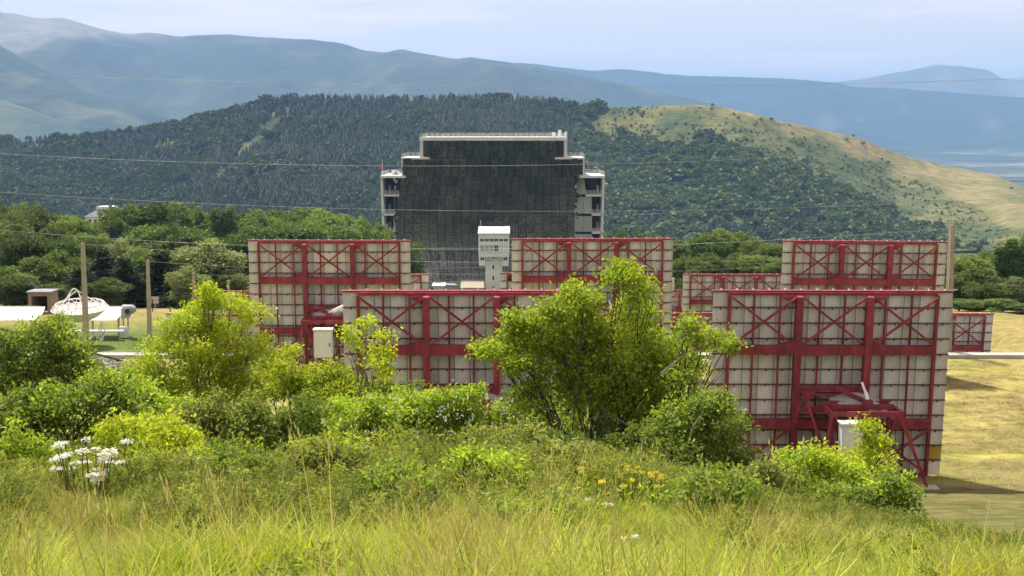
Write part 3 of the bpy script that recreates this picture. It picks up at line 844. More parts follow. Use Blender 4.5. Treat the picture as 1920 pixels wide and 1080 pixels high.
for i in range(n_ + 1):
    fy_ = 264.2 + (545 - 264.2) * i / n_
    wl = np.interp(fy_, [264, 296.8, 297, 331, 332, 370, 545], [812, 806, 757, 752, 750, 741, 757]); wr = np.interp(fy_, [264, 296.8, 297, 540], [1042, 1045, 1084, 1070])
    for j in range(n_ + 1): mb.v.append(tuple(on_dish(wl + (wr - wl) * j / n_, fy_, -0.35)))
mb.f = [(i * (n_ + 1) + j, (i + 1) * (n_ + 1) + j, (i + 1) * (n_ + 1) + j + 1, i * (n_ + 1) + j + 1) for i in range(n_) for j in range(n_)]
bpart(mb, 'mirror_backing', M['dark'], smooth=True)
# pale strips across the dish, imitating reflected bright bands along the joints
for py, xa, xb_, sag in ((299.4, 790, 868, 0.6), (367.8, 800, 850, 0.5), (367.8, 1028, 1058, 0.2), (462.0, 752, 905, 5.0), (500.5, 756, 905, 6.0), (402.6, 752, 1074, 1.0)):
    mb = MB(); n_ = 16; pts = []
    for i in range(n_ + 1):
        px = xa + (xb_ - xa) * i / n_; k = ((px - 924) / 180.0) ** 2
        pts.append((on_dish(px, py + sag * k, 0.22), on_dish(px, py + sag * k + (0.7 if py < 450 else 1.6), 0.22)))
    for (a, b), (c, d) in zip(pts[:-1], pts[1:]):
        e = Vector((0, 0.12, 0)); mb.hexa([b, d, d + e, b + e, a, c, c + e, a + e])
    bpart(mb, 'joint_reflection_strip', M['strip'])
# pale side panels, their colour standing in for bright reflections in the mirror
def reflection_panel(pxa, pxb, pya, pyb, Ya, Yb2, sl0=0, sl1=0):
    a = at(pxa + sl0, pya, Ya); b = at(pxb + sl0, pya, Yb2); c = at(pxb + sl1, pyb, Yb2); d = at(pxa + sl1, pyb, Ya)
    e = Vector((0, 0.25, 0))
    bpart(MB().hexa([d, c, c + e, d + e, a, b, b + e, a + e]), 'reflection_panel', M['strip'])
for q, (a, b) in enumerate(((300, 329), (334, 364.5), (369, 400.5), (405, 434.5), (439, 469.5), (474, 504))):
    if q == 0: reflection_panel(1079, 1084, a, b, 394.5, 394.0, -1, 2); reflection_panel(753.5, 756, a, b, 394.0, 394.5, 1, -1)
    elif q == 1: reflection_panel(1080, 1097, a, b, 394.4, 393.4, -1.5, 2); reflection_panel(748, 751.5, a, b, 393.6, 394.4, 1.5, -2)
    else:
        reflection_panel(1078, 1093.6, a, b, 395.4, 394.2, 0, -1.0); reflection_panel(1094, 1110, a, b, 394.2, 393.0, 0, -0.5)
        reflection_panel(737, 743.5, a, b, 393.4, 394.4, 0, 1.0)
jr = random.Random(12)
for side, xs0 in ((-1, 743.5), (1, 1079.0)):
    for q in range(34):
        py = jr.uniform(335, 500); px = xs0 + jr.uniform(-4.0, 1.5) * (1 if side < 0 else -1)
        p = on_dish(px, py, 0.45); w_ = jr.uniform(0.25, 0.6); h_ = jr.uniform(0.25, 0.9)
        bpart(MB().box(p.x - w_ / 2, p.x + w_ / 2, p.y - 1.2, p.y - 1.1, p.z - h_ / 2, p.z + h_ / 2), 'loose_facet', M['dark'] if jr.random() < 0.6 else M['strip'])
# flagpole with a small flag on the left wing
p = at(717, 330, 392)
bpart(MB().tube([(p.x, 392, zpy(330)), (p.x, 392, zpy(298))], 0.07, 6), 'flagpole', M['white'])
bpart(MB().box(p.x - 0.75, p.x - 0.1, 391.97, 392.03, zpy(317), zpy(309)), 'flag', M['red_flag'])
# plant on the top terrace
for px, w, h in ((1035, 1.0, 1.3), (1047, 0.9, 2.0), (1059, 0.7, 1.5)):
    bpart(MB().box(xpx(px), xpx(px) + w, 392, 393, zpy(256.5), zpy(256.5) + h), 'roof_unit', M['white'])
for px, w, h in ((731, 1.6, 1.3), (738, 1.2, 1.0)):
    bpart(MB().box(xpx(px), xpx(px) + w, 396, 397, zpy(329.3), zpy(329.3) + h), 'roof_unit', M['cream'])

# ---------------------------------------------------------------- focus tower
YT = 366.0
tw = empty('focus_tower', (AXX, YT, GB))
tag(tw, 'white tower with a windowed head wider than its shaft, before the dark mirror', 'tower')
def tz(py): return float(at(925, py, YT).z)
def tx(px): return float(at(px, 460, YT).x)
def tpart(mb, name, mat, parent=None, y0=0):
    mb.v = [(x - AXX, y - YT, z - GB) for x, y, z in mb.v]
    return mb.build(name, mat, parent or tw)
def wall_with_holes(x0, x1, z0, z1, y0, y1, holes):
    """wall plate between y0 and y1 with real openings (x0,x1,z0,z1)"""
    mb = MB()
    xs_ = sorted({x0, x1, *[h[0] for h in holes], *[h[1] for h in holes]}); zs_ = sorted({z0, z1, *[h[2] for h in holes], *[h[3] for h in holes]})
    for a, b in zip(xs_[:-1], xs_[1:]):
        for c, d in zip(zs_[:-1], zs_[1:]):
            mx_, mz_ = (a + b) / 2, (c + d) / 2
            if any(h[0] < mx_ < h[1] and h[2] < mz_ < h[3] for h in holes): continue
            mb.box(a, b, y0, y1, c, d)
    return mb
def zpx(v): return tx(880 + v / 7.2)
def zz_(v): return tz(410 + v / 7.2)
holes = [(zpx(a), zpx(b), zz_(308), zz_(272)) for a, b in ((147, 197), (210, 262), (275, 326), (339, 390), (403, 454), (468, 520))]
holes2 = [(zpx(a), zpx(b), zz_(438), zz_(360)) for a, b in ((147, 197), (210, 262), (275, 326), (339, 390), (403, 454), (468, 520))]
tpart(wall_with_holes(zpx(122), zpx(540), zz_(520), zz_(205), YT, YT + 0.3, holes + holes2), 'head_front_wall', M['cream'])
tpart(MB().box(zpx(122), zpx(122) + 0.3, YT + 0.301, YT + 9, zz_(520), zz_(205)), 'head_side_wall', M['cream'])
tpart(MB().box(zpx(540) - 0.3, zpx(540), YT + 0.301, YT + 9, zz_(520), zz_(205)), 'head_side_wall', M['cream'])
tpart(MB().box(zpx(122) + 0.31, zpx(540) - 0.31, YT + 8.7, YT + 9, zz_(520), zz_(205)), 'head_back_wall', M['cream'])
tpart(MB().box(zpx(122) + 0.31, zpx(540) - 0.31, YT + 0.31, YT + 8.69, zz_(520), zz_(505)), 'head_floor', M['concrete'])
tpart(MB().box(zpx(118), zpx(544), YT - 0.12, YT - 0.002, zz_(452), zz_(441)), 'ledge', M['white'])
for i, h in enumerate(holes + holes2):
    low = i >= 6
    mat = 'window' if (not low or i in (9,)) else ('window_blind' if i < 9 else 'white')
    w = tpart(MB().box(h[0], h[1], YT + 0.16, YT + 0.2, h[2], h[3]), 'window', M['window'])
    if low:
        hh = h[3] - h[2]; ww = h[1] - h[0]
        fr_ = MB().box(h[0] + ww * 0.46, h[0] + ww * 0.54, YT + 0.10, YT + 0.155, h[2], h[3])
        tpart(fr_, 'window_bar', M['white'], w)
        if i not in (9,):
            f0, f1 = random.choice(((0.0, 0.45), (0.1, 0.95), (0.0, 0.7)))
            tpart(MB().box(h[0] + 0.06, h[1] - 0.06, YT + 0.21, YT + 0.25, h[2] + hh * f0, h[2] + hh * f1), 'blind', M['window_blind'], w)
            w.data.materials.clear(); w.data.materials.append(M['window_blind'] if i in (6, 7, 8) else (M['white'] if i in (10, 11) else M['window']))
    else:
        tpart(MB().box((h[0] + h[1]) / 2 - 0.04, (h[0] + h[1]) / 2 + 0.04, YT + 0.10, YT + 0.155, h[2], h[3]), 'window_bar', M['white'], w)
# sloping white roof
r_ = MB().hexa([(zpx(115), YT - 0.35, zz_(205)), (zpx(547), YT - 0.35, zz_(205)), (zpx(547), YT + 9.4, zz_(205) + 1.25), (zpx(115), YT + 9.4, zz_(205) + 1.25),
                (zpx(115), YT - 0.35, zz_(196)), (zpx(547), YT - 0.35, zz_(196)), (zpx(547), YT + 9.4, zz_(196) + 1.25), (zpx(115), YT + 9.4, zz_(196) + 1.25)])
tpart(r_, 'roof', M['white'])
tpart(MB().box(zpx(150), zpx(470), YT + 9.5, YT + 9.9, zz_(205) + 1.25, zz_(196) + 2.3), 'roof_hatch_frame', M['dark'])
tpart(MB().tube([(zpx(140), YT + 9, zz_(196) + 1.2), (zpx(140), YT + 9, zz_(45))], 0.05, 5), 'aerial', M['white'])
# side pieces hanging below the head, each with a cross-barred window
for a, b, w0, w1 in ((126, 213, 150, 200), (445, 530, 460, 510)):
    hl = (zpx(w0), zpx(w1), zz_(565), zz_(521.5))
    tpart(wall_with_holes(zpx(a), zpx(b), zz_(640), zz_(520.5), YT + 0.02, YT + 0.3, [hl]), 'hanging_wall', M['cream'])
    w = tpart(MB().box(hl[0], hl[1], YT + 0.18, YT + 0.22, hl[2], hl[3]), 'window', M['window'])
    tpart(MB().box((hl[0] + hl[1]) / 2 - 0.04, (hl[0] + hl[1]) / 2 + 0.04, YT + 0.12, YT + 0.175, hl[2], hl[3]), 'window_bar', M['white'], w)
    tpart(MB().box(zpx(a), zpx(b), YT + 0.301, YT + 6, zz_(640), zz_(625)), 'hanging_floor', M['cream'])
    e = zpx(a) if a < 200 else zpx(b) - 0.25
    tpart(MB().box(e, e + 0.25, YT + 0.301, YT + 6, zz_(624.9), zz_(520.5)), 'hanging_side', M['cream'])
# shaft with slit windows
sl = [(zpx(311), zpx(333), zz_(v + 28), zz_(v - 28)) for v in (660, 808, 950, 1095)] + [(zpx(311), zpx(333), zz_(543), zz_(522))]
tpart(wall_with_holes(zpx(214), zpx(444), GB, zz_(520.5), YT + 1.2, YT + 1.6, sl), 'shaft_front', M['cream'])
tpart(MB().box(zpx(214), zpx(214) + 0.4, YT + 1.601, YT + 7.5, GB, zz_(520.5)), 'shaft_side', M['cream'])
tpart(MB().box(zpx(444) - 0.4, zpx(444), YT + 1.601, YT + 7.5, GB, zz_(520.5)), 'shaft_side', M['cream'])
tpart(MB().box(zpx(214), zpx(444), YT + 7.501, YT + 7.9, GB, zz_(520.5)), 'shaft_back', M['cream'])
for h in sl: tpart(MB().box(h[0], h[1], YT + 1.45, YT + 1.5, h[2], h[3]), 'slit_window', M['window'])
# outside stair on the tower's side
st_ = MB()
xb = zpx(470)
for i in range(8):
    z = zz_(1080) + 2.1 * i
    st_.box(xb, xb + 2.2, YT + 3, YT + 4.2, z, z + 0.12)
    st_.bar((xb + 0.1, YT + 3, z + 0.1), (xb + 2.1, YT + 3, z + 2.1), 0.1, 0.1)
for dx in (0, 2.1): st_.box(xb + dx, xb + dx + 0.12, YT + 2.9, YT + 2.99, GB, zz_(470))
tpart(st_, 'outside_stair', M['steel'])
# low buildings at the tower's foot
def low_house(name, label, pxa, pxb, pyt, Y, dep, wallm, roofm, eave):
    a = at(pxa, pyt, Y); b = at(pxb, pyt, Y)
    g = Hf((a.x + b.x) / 2, Y)
    r = empty(name, ((a.x + b.x) / 2, Y, g)); w = (b.x - a.x) / 2; h = a.z - g
    ze = at(pxa, eave, Y).z - g
    MB().box(-w, w, 0, dep, 0, ze).build('wall', M[wallm], r)
    MB().hexa([(-w - 0.3, -0.4, ze + 0.01), (w + 0.3, -0.4, ze + 0.01), (w + 0.3, dep, h), (-w - 0.3, dep, h), (-w - 0.3, -0.4, ze + 0.25), (w + 0.3, -0.4, ze + 0.25), (w + 0.3, dep, h + 0.25), (-w - 0.3, dep, h + 0.25)]).build('roof', M[roofm], r)
    for i in range(3):
        x = -w + 2 * w * (i + 0.5) / 3
        MB().box(x - 0.5, x + 0.5, -0.06, -0.004, 0.9, min(2.2, ze - 0.2)).build('window', M['window'], r)
    tag(r, label, 'building')
low_house('low_building', 'low building with a tan sloping roof beside the white tower', 865, 906, 532, 362, 8, 'cream', 'roof_tan', 541)
low_house('low_shed', 'low pale flat shed left of the tan-roofed building', 812, 833, 535, 366, 6, 'cabinet', 'white', 537)
low_house('glazed_annex', 'low bluish annex in the shade under the big mirror', 838, 862, 534, 368, 6, 'steel', 'slate', 536)

# ---------------------------------------------------------------- heliostats
TILT = R(4.8)
ct, sn = math.cos(TILT), math.sin(TILT)
TOPZ = 6.27
def hp(s, t, d=0.0):
    """point on a heliostat: s from its left edge, t down from its top edge, d out of its back towards the viewer"""
    return Vector((s - 3.75, -0.25 + t * sn - d * ct, TOPZ - t * ct - d * sn))
def hbar(mb, s0, s1, t0, t1, d0, d1):
    return mb.hexa([hp(s0, t1, d0), hp(s1, t1, d0), hp(s1, t1, d1), hp(s0, t1, d1), hp(s0, t0, d0), hp(s1, t0, d0), hp(s1, t0, d1), hp(s0, t0, d1)])
def hpart(root, name, mat, *bars):
    mb = MB()
    for b in bars: hbar(mb, *b)
    return mb.build(name, M[mat], root)
def hdiag(root, a, b, d, w, name='brace'):
    p, q = hp(*a, d), hp(*b, d)
    mb = MB(); mb.bar(p, q, 0.07, w, up=(0, 1, 0)); return mb.build(name, M['red'], root)
# a tile: shallow pan with bevelled rim
tb = MB(); a_, b_, e_ = 0.243, 0.241, 0.022
tb.v = [(-a_, -b_, 0), (a_, -b_, 0), (a_, b_, 0), (-a_, b_, 0), (-a_, -b_, e_ * .5), (a_, -b_, e_ * .5), (a_, b_, e_ * .5), (-a_, b_, e_ * .5),
        (-a_ + .012, -b_ + .012, e_), (a_ - .012, -b_ + .012, e_), (a_ - .012, b_ - .012, e_), (-a_ + .012, b_ - .012, e_)]
tb.f = [(0, 3, 2, 1)] + [(i, (i + 1) % 4, 4 + (i + 1) % 4, 4 + i) for i in range(4)] + [(4 + i, 4 + (i + 1) % 4, 8 + (i + 1) % 4, 8 + i) for i in range(4)] + [(8, 9, 10, 11)]
tile_me = tb.mesh('panel'); tile_me.materials.append(M['tile'])
POSTS = (0.5, 7.0); MAINS = (2.65, 4.85); RIBS = (1.28, 2.10, 3.34, 4.12, 5.40, 6.22)
def make_heliostat(loc, yaw=0.0, roll=0.0, special=None, stand=True, turn=0.0):
    r = empty('heliostat', loc, yaw); r.rotation_euler = (0, roll, yaw)
    special = special or {}
    rotx = PI / 2 - TILT
    for i in range(15):
        for j in range(12):
            o = bpy.data.objects.new('panel', tile_me); C.objects.link(o); o.parent = r
            o.location = hp(0.5 * i + 0.25, 0.5 * j + 0.25, 0.0)
            o.rotation_euler = (PI / 2 + TILT + random.gauss(0, 0.006), random.gauss(0, 0.004), random.gauss(0, 0.004))
            m_ = special.get((i, j))
            if m_:
                o.material_slots[0].link = 'OBJECT'; o.material_slots[0].material = M[m_]
    hpart(r, 'mirror', 'glass_mirror', (0.01, 7.49, 0.01, 5.99, -0.06, -0.02))
    hpart(r, 'backing', 'dark', (0.012, 7.488, 0.012, 5.988, -0.018, -0.004))
    for j in range(1, 12):
        hpart(r, 'rail', 'rail', (0.0, 7.5, 0.5 * j - 0.015, 0.5 * j + 0.015, 0.026, 0.070))
    hpart(r, 'top_rail', 'red', (-0.03, 7.53, -0.05, 0.0, -0.07, 0.09), (0.5, 7.0, 0.001, 0.085, 0.08, 0.16))
    hpart(r, 'bottom_rail', 'red', (0.45, 7.05, 5.92, 6.05, 0.08, 0.2))
    # clips under every tile and along the top
    mb = MB()
    for i in range(15):
        for j in range(1, 12): hbar(mb, 0.5 * i + 0.225, 0.5 * i + 0.275, 0.5 * j + 0.019, 0.5 * j + 0.07, 0.027, 0.05)
    tag(mb.build('clips', M['rail'], r), kind='stuff')
    mb = MB()
    for i in range(15): hbar(mb, 0.5 * i + 0.228, 0.5 * i + 0.272, -0.085, -0.051, -0.03, 0.04)
    tag(mb.build('top_clips', M['white'], r), kind='stuff')
    for s in POSTS: hpart(r, 'post', 'red', (s - 0.045, s + 0.045, 0.086, 5.91, 0.08, 0.22))
    for s in MAINS: hpart(r, 'main_post', 'red', (s - 0.085, s + 0.085, 0.087, 5.91, 0.081, 0.44), (s - 0.105, s + 0.105, 0.087, 5.9, 0.441, 0.465))
    for s in RIBS: hpart(r, 'rib', 'red', (s - 0.028, s + 0.028, 0.088, 5.90, 0.078, 0.14))
    for t in (1.80, 4.20):
        hpart(r, 'beam', 'red', (0.546, 2.549, t - 0.14, t + 0.14, 0.20, 0.42), (2.751, 4.749, t - 0.15, t + 0.15, 0.20, 0.42), (4.951, 6.954, t - 0.14, t + 0.14, 0.20, 0.42))
        for s, sg in ((2.549, -1), (4.951, 1)):      # haunches
            mb = MB(); tt = t - 0.14 if t < 3 else t + 0.14; k = -1 if t < 3 else 1
            pts = [(s, tt + k * 0.14), (s, tt), (s + sg * 0.62, tt)]
            mb.v = [tuple(hp(a, b, 0.405)) for a, b in pts] + [tuple(hp(a, b, 0.215)) for a, b in pts]
            mb.f = [(0, 1, 2), (5, 4, 3), (0, 3, 4, 1), (1, 4, 5, 2), (2, 5, 3, 0)]
            mb.build('haunch', M['red'], r)
    for a, b, heavy in ((0.55, 2.55, 1), (2.76, 4.74, 2), (4.95, 6.95, 0)):
        hdiag(r, (a, 0.12), (b, 1.66), 0.30, 0.075 if heavy == 0 else 0.048); hdiag(r, (a, 1.66), (b, 0.12), 0.36, 0.075 if heavy == 1 else 0.048)
    for a, b in ((0.55, 2.55), (4.95, 6.95)):
        hdiag(r, (a, 4.36), (b, 5.88), 0.30, 0.07); hdiag(r, (a, 5.88), (b, 4.36), 0.36, 0.07)
    for s, sg in ((2.549, -1), (4.951, 1)):          # top corner gussets
        mb = MB(); pts = [(s, 0.09), (s, 0.36), (s + sg * 0.45, 0.15), (s + sg * 0.45, 0.09)]
        mb.v = [tuple(hp(a, b, 0.26)) for a, b in pts] + [tuple(hp(a, b, 0.245)) for a, b in pts]
        mb.f = [(0, 1, 2, 3), (7, 6, 5, 4)] + [(i, 4 + i, 4 + (i + 1) % 4, (i + 1) % 4) for i in range(4)]
        mb.build('gusset', M['red'], r)
    # fork between the main posts
    hpart(r, 'fork_bar', 'red', (2.751, 4.749, 2.98, 3.06, 0.30, 0.55))
    hpart(r, 'fork_beam', 'red', (2.80, 4.70, 3.15, 3.25, 0.33, 0.52))
    for s, sg in ((2.76, 1), (4.74, -1)):
        mb = MB(); pts = [(s, 3.07), (s + sg * 0.12, 3.54), (s + sg * 0.18, 3.55), (s + sg * 0.26, 3.40), (s + sg * 0.52, 3.07)]
        k = len(pts)
        mb.v = [tuple(hp(a, b, 0.56)) for a, b in pts] + [tuple(hp(a, b, 0.535)) for a, b in pts]
        mb.f = [tuple(range(k)), tuple(range(2 * k - 1, k - 1, -1))] + [(i, k + i, k + (i + 1) % k, (i + 1) % k) for i in range(k)]
        mb.build('fork_plate', M['red'], r)
    hpart(r, 'fork_beam', 'red', (2.80, 4.70, 3.58, 3.76, 0.44, 0.62))
    if not stand: return r
    # pivot stand: splayed legs carrying a table, a turning head and a ram that tips the mirror
    ox, oy, tzp = (0.05 if turn else 0.68), -1.55, 2.85
    w, dpt = 1.12, 0.62
    tabl = MB()
    tabl.box(ox - w, ox + w, oy - dpt, oy - dpt + 0.12, tzp - 0.16, tzp); tabl.box(ox - w, ox + w, oy + dpt - 0.12, oy + dpt, tzp - 0.16, tzp)
    tabl.box(ox - w, ox - w + 0.12, oy - dpt + 0.121, oy + dpt - 0.121, tzp - 0.16, tzp); tabl.box(ox + w - 0.12, ox + w, oy - dpt + 0.121, oy + dpt - 0.121, tzp - 0.16, tzp)
    tabl.build('table_frame', M['red'], r)
    feet = [(ox - w - 0.28, oy - dpt - 0.10), (ox + w + 0.78, oy - dpt - 0.10), (ox - w + 0.45, oy + dpt + 0.1), (ox + w - 0.1, oy + dpt + 0.1)]
    heads = [(ox - w + 0.07, oy - dpt + 0.08), (ox + w - 0.07, oy - dpt + 0.08), (ox - w + 0.35, oy + dpt - 0.08), (ox + w - 0.12, oy + dpt - 0.08)]
    for (fx_, fy_), (hx_, hy_) in zip(feet, heads):
        gz = -0.15 if fy_ < oy else -0.3
        gz = Hf(loc[0] + fx_, loc[1] + fy_) - loc[2] - 0.05
        MB().bar((hx_, hy_, tzp - 0.161), (fx_, fy_, gz), 0.10, 0.10).build('leg', M['red'], r)
        MB().box(fx_ - 0.3, fx_ + 0.3, fy_ - 0.25, fy_ + 0.25, gz - 0.3, gz + 0.12).build('footing', M['kerb'], r)
    for a, b in (((ox - w + 0.2, oy - dpt + 0.05, tzp - 0.17), (ox - 0.25, oy - dpt + 0.1, 0.9)), ((ox - 0.3, oy - dpt + 0.1, 0.9), (ox - w - 0.1, oy - dpt, 0.5)), ((ox + w - 0.2, oy - dpt + 0.05, tzp - 0.17), (ox + 0.35, oy - dpt + 0.15, 0.9)), ((ox + 0.35, oy + 0.1, 0.9), (ox - 0.5, oy + dpt, tzp - 0.2)),
                 ((ox - w + 0.15, oy + dpt - 0.1, tzp - 0.2), (ox + 0.2, oy + dpt, 0.4))):
        MB().bar(a, b, 0.075, 0.075).build('strut', M['red'], r)
    mb = MB().box(ox - 0.98, ox + 0.9, oy - 0.34, oy - 0.22, tzp + 0.001, tzp + 0.15).box(ox - 0.98, ox + 0.9, oy + 0.22, oy + 0.34, tzp + 0.001, tzp + 0.15)
    mb.build('turning_beam', M['red'], r)
    mb = MB().lathe([(0.80, 0.0), (0.78, 0.04), (0.25, 0.22), (0.0, 0.24)], 14, (ox - 0.05, oy + 0.30 + 0.35, tzp + 0.08)); mb.build('pivot_cover', M['steel'], r)
    MB().bar((ox - 0.66, oy + 0.75, tzp + 0.46), (ox + 0.18, oy - 0.18, tzp + 0.19), 0.10, 0.10).build('arm', M['red'], r)
    MB().bar((2.95 - 3.75, -0.78, tzp - 0.05), (ox - 0.95, oy + 0.5, 1.2), 0.08, 0.09).build('fork_arm', M['red'], r)
    MB().bar((4.6 - 3.75, -0.78, tzp - 0.05), (ox + 0.5, oy + 0.4, tzp - 0.6), 0.08, 0.09).build('fork_arm', M['red'], r)
    rm = MB()
    if turn:
        rm.tube([(ox + 0.10, oy - 0.28, tzp + 0.30), (ox + 0.30, oy - 0.28, tzp + 0.37)], 0.06, 8); rm.tube([(ox + 0.28, oy - 0.28, tzp + 0.35), (ox + 1.0, oy - 0.20, tzp + 0.66)], 0.115, 8)
        rm.box(ox + 0.62, ox + 0.74, oy - 0.34, oy - 0.2, tzp + 0.36, tzp + 0.56)
    else:
        rm.tube([(ox + 0.12, oy - 0.2, tzp + 0.28), (ox + 0.09, oy - 0.05, tzp + 0.48)], 0.06, 8); rm.tube([(ox + 0.092, oy - 0.06, tzp + 0.46), (ox + 0.03, oy + 0.2, tzp + 0.74)], 0.042, 8)
    rm.build('ram', M['white'], r)
    MB().box(ox - 0.02, ox + 0.24, oy - 0.36, oy - 0.10, tzp + 0.151, tzp + 0.29).build('ram_bracket', M['red'], r)
    MB().tube([(ox + 0.05, oy, 0.75), (ox + 0.05, oy, tzp - 0.02)], 0.16, 10).build('pivot_column', M['red'], r)
    return r

def hloc(px, topy, depth):
    v = (540 - topy) / F
    z = depth * (-SP + v * CP); y = depth * (CP + v * SP); x = (px - 960) / F * depth
    return Vector((x, y + 0.25, z - TOPZ))
HEL = [
    (1560.5, 547, 41.78, {(14, 10): 'tile_yellow', (14, 11): 'tile_white'}, 'nearest red-framed heliostat with an ochre tile and a white tile at its lower corner', 0.004, 0),
    (866.0, 547, 41.9, {(0, 2): 'tile_white'}, 'near red-framed heliostat with one white tile in its edge column, behind the big central bush', 0.0, 0),
    (616.5, 452, 61.6, {(6, 1): 'tile_white', (7, 1): 'tile_white', (8, 1): 'tile_white', (7, 2): 'tile_white', (8, 2): 'tile_white'}, 'red-framed heliostat with five white tiles in its upper middle bay', 0.003, 1),
    (1111.5, 449, 61.9, {}, 'red-framed heliostat rising behind the crown of the big central bush, beside the white tower', -0.004, 0),
    (1620.0, 453.5, 60.8, {}, 'red-framed heliostat directly behind the nearest one, against the wooded hill', 0.010, 0),
    (440.0, 589, 72.0, {}, 'heliostat mostly hidden by the yellow-green bush, near the slim poles', 0.0, 0),
    (1300.0, 588, 71.5, {(5, 1): 'tile_white'}, 'heliostat low between the central bush and the nearest heliostat, one white tile', 0.0, 0),
    (1730.0, 588, 71.5, {}, 'small-looking heliostat at the mown grass edge, right side free of the nearest one', 0.012, 0),
    (698.0, 515.5, 89.0, {(14, 0): 'tile_white', (13, 1): 'tile_white'}, 'distant heliostat with white corner tiles peeping beside the dark mirror', 0.0, 0),
    (1043.0, 513, 89.0, {(1, 0): 'dark'}, 'distant heliostat showing only its edge beside the white tower shaft', 0.0, 0),
    (1386.0, 515, 89.0, {}, 'distant heliostat whose top bays show between two nearer ones, trees behind', 0.0, 0),
    (483.0, 546, 120.0, {}, 'far heliostat whose top rail shows above the yellow-green bush', 0.0, 0),
    (1251.0, 545, 120.0, {}, 'farthest heliostat, a narrow strip beside the pale pole', 0.0, 0),
]
for i, (px, ty, dep, sp, lab, yaw, turn) in enumerate(HEL):
    l = hloc(px, ty, dep)
    h = make_heliostat(l, yaw * 0.5, yaw * 0.8, sp, stand=i < 8, turn=turn)
    tag(h, lab, 'heliostat', 'red-framed heliostats set out on the terraces')
    HEL[i] = (l,)
# control cabinets by the stands
def cabinet(l, dx, dy, z0, w, h, d, label):
    r = empty('control_cabinet', (l[0] + dx, l[1] + dy, Hf(l[0] + dx, l[1] + dy)))
    g = r.location.z
    MB().box(-w / 2, w / 2, 0, d, z0 - g, z0 + h - g).build('body', M['cabinet'], r)
    MB().box(-w / 2 + 0.03, w / 2 - 0.03, -0.03, -0.003, z0 - g + 0.04, z0 + h - g - 0.05).build('door', M['cabinet'], r)
    MB().box(w / 2 - 0.11, w / 2 - 0.07, -0.06, -0.031, z0 - g + h * 0.42, z0 - g + h * 0.54).build('handle', M['dark'], r)
    MB().box(-w / 2 - 0.04, w / 2 + 0.04, -0.07, d + 0.03, z0 + h - g + 0.002, z0 + h - g + 0.05).build('lid', M['white'], r)
    for s in (-1, 1): MB().box(s * w * 0.42 - 0.04, s * w * 0.42 + 0.04, 0.1, 0.18, 0, z0 - g - 0.002).build('leg', M['steel'], r)
    tag(r, label, 'cabinet', 'control cabinets at the heliostat stands')
    return r
p = at(605.5, 671, 58.6); cabinet(p, 0, 0, p.z, 0.80, 1.24, 0.5, 'pale control cabinet hung before the stand of the heliostat with five white tiles')
p = at(1597, 866, 38.9); cabinet(p, 0, 0, p.z, 0.62, 1.12, 0.45, 'pale control cabinet half covered by the young bush at the nearest heliostat')

# terrace edge: low concrete wall with a coping, in lengths
for i, x0 in enumerate(np.arange(-26, 40, 3.0)):
    r_ = MB().box(x0, x0 + 2.985, 65.5, 66.3, -15.9, -11.06).build('wall_length', M['kerb'], None)
    if i == 0: ew = empty('terrace_wall', (0, 65.7, -15.9)); tag(ew, 'low pale concrete wall along the edge of the mown terrace', 'wall')
    r_.parent = ew; r_.matrix_parent_inverse = Matrix.Translation((0, -65.7, 15.9))
# ---------------------------------------------------------------- poles and wires
def pole(px, topy, Y, w0, w1, label, mat='pole', ground=None, hook=False):
    p = at(px, topy, Y); g = Hf(p.x, Y) if ground is None else ground
    r = empty('utility_pole', (p.x, Y, g - 0.3)); h = p.z - g + 0.3
    mb = MB().hexa([(-w1, -w1, 0), (w1, -w1, 0), (w1, w1, 0), (-w1, w1, 0), (-w0, -w0, h), (w0, -w0, h), (w0, w0, h), (-w0, w0, h)])
    mb.build('shaft', M[mat], r)
    if hook:
        MB().box(-0.30, 0.20, -0.14, -0.10, h + 0.002, h + 0.06).build('cross_arm', M['steel'], r)
        for q in (0.2, 0.52, 0.78): MB().box(-w1 - 0.14, w1 + 0.14, -w1 - 0.05, -w1 - 0.02, h - 6.2 * q, h - 6.2 * q + 0.07).build('bracket', M['steel'], r)
        mb = MB().tube([(-0.22 - 0.0, -0.22, h), (-0.24, -0.24, h * 0.62), (-0.27, -0.26, 0.2)], 0.055, 6); mb.build('conduit', M['pole_pale'], r)
    else:
        MB().tube([(0.0, -w0 - 0.08, h - 0.12), (0.0, -w0 - 0.001, h - 0.12)], 0.05, 6).build('insulator', M['steel'], r)
    tag(r, label, 'pole', 'slim poles carrying wires over the heliostat field')
    return p
pole(155, 455, 92, 0.11, 0.20, 'tall tan pole standing before the white solar dish')
pole(276.5, 487, 104, 0.10, 0.18, 'tan pole second from the white dish, by the bright lawn')
pole(362.5, 511, 118, 0.10, 0.16, 'tan pole before the pale willow, above the yellow-green bush')
pole(428, 526, 134, 0.11, 0.15, 'small tan pole just above the far heliostat rail')
pole(1786, 424, 66.8, 0.10, 0.17, 'pale pole with brackets and conduit beside the mown terrace', 'pole', hook=True)
pole(1263, 521, 128, 0.10, 0.15, 'pale short pole tip between two heliostats, trees behind', 'pole_pale')
def wire(name, a, b, sag, rad, mat, label, n=24):
    a = Vector(a); b = Vector(b)
    pts = [a.lerp(b, i / n) + Vector((0, 0, -4 * sag * (i / n) * (1 - i / n))) for i in range(n + 1)]
    o = MB().tube(pts, rad, 5).build(name, M[mat])
    tag(o, label, 'wire')
    return o
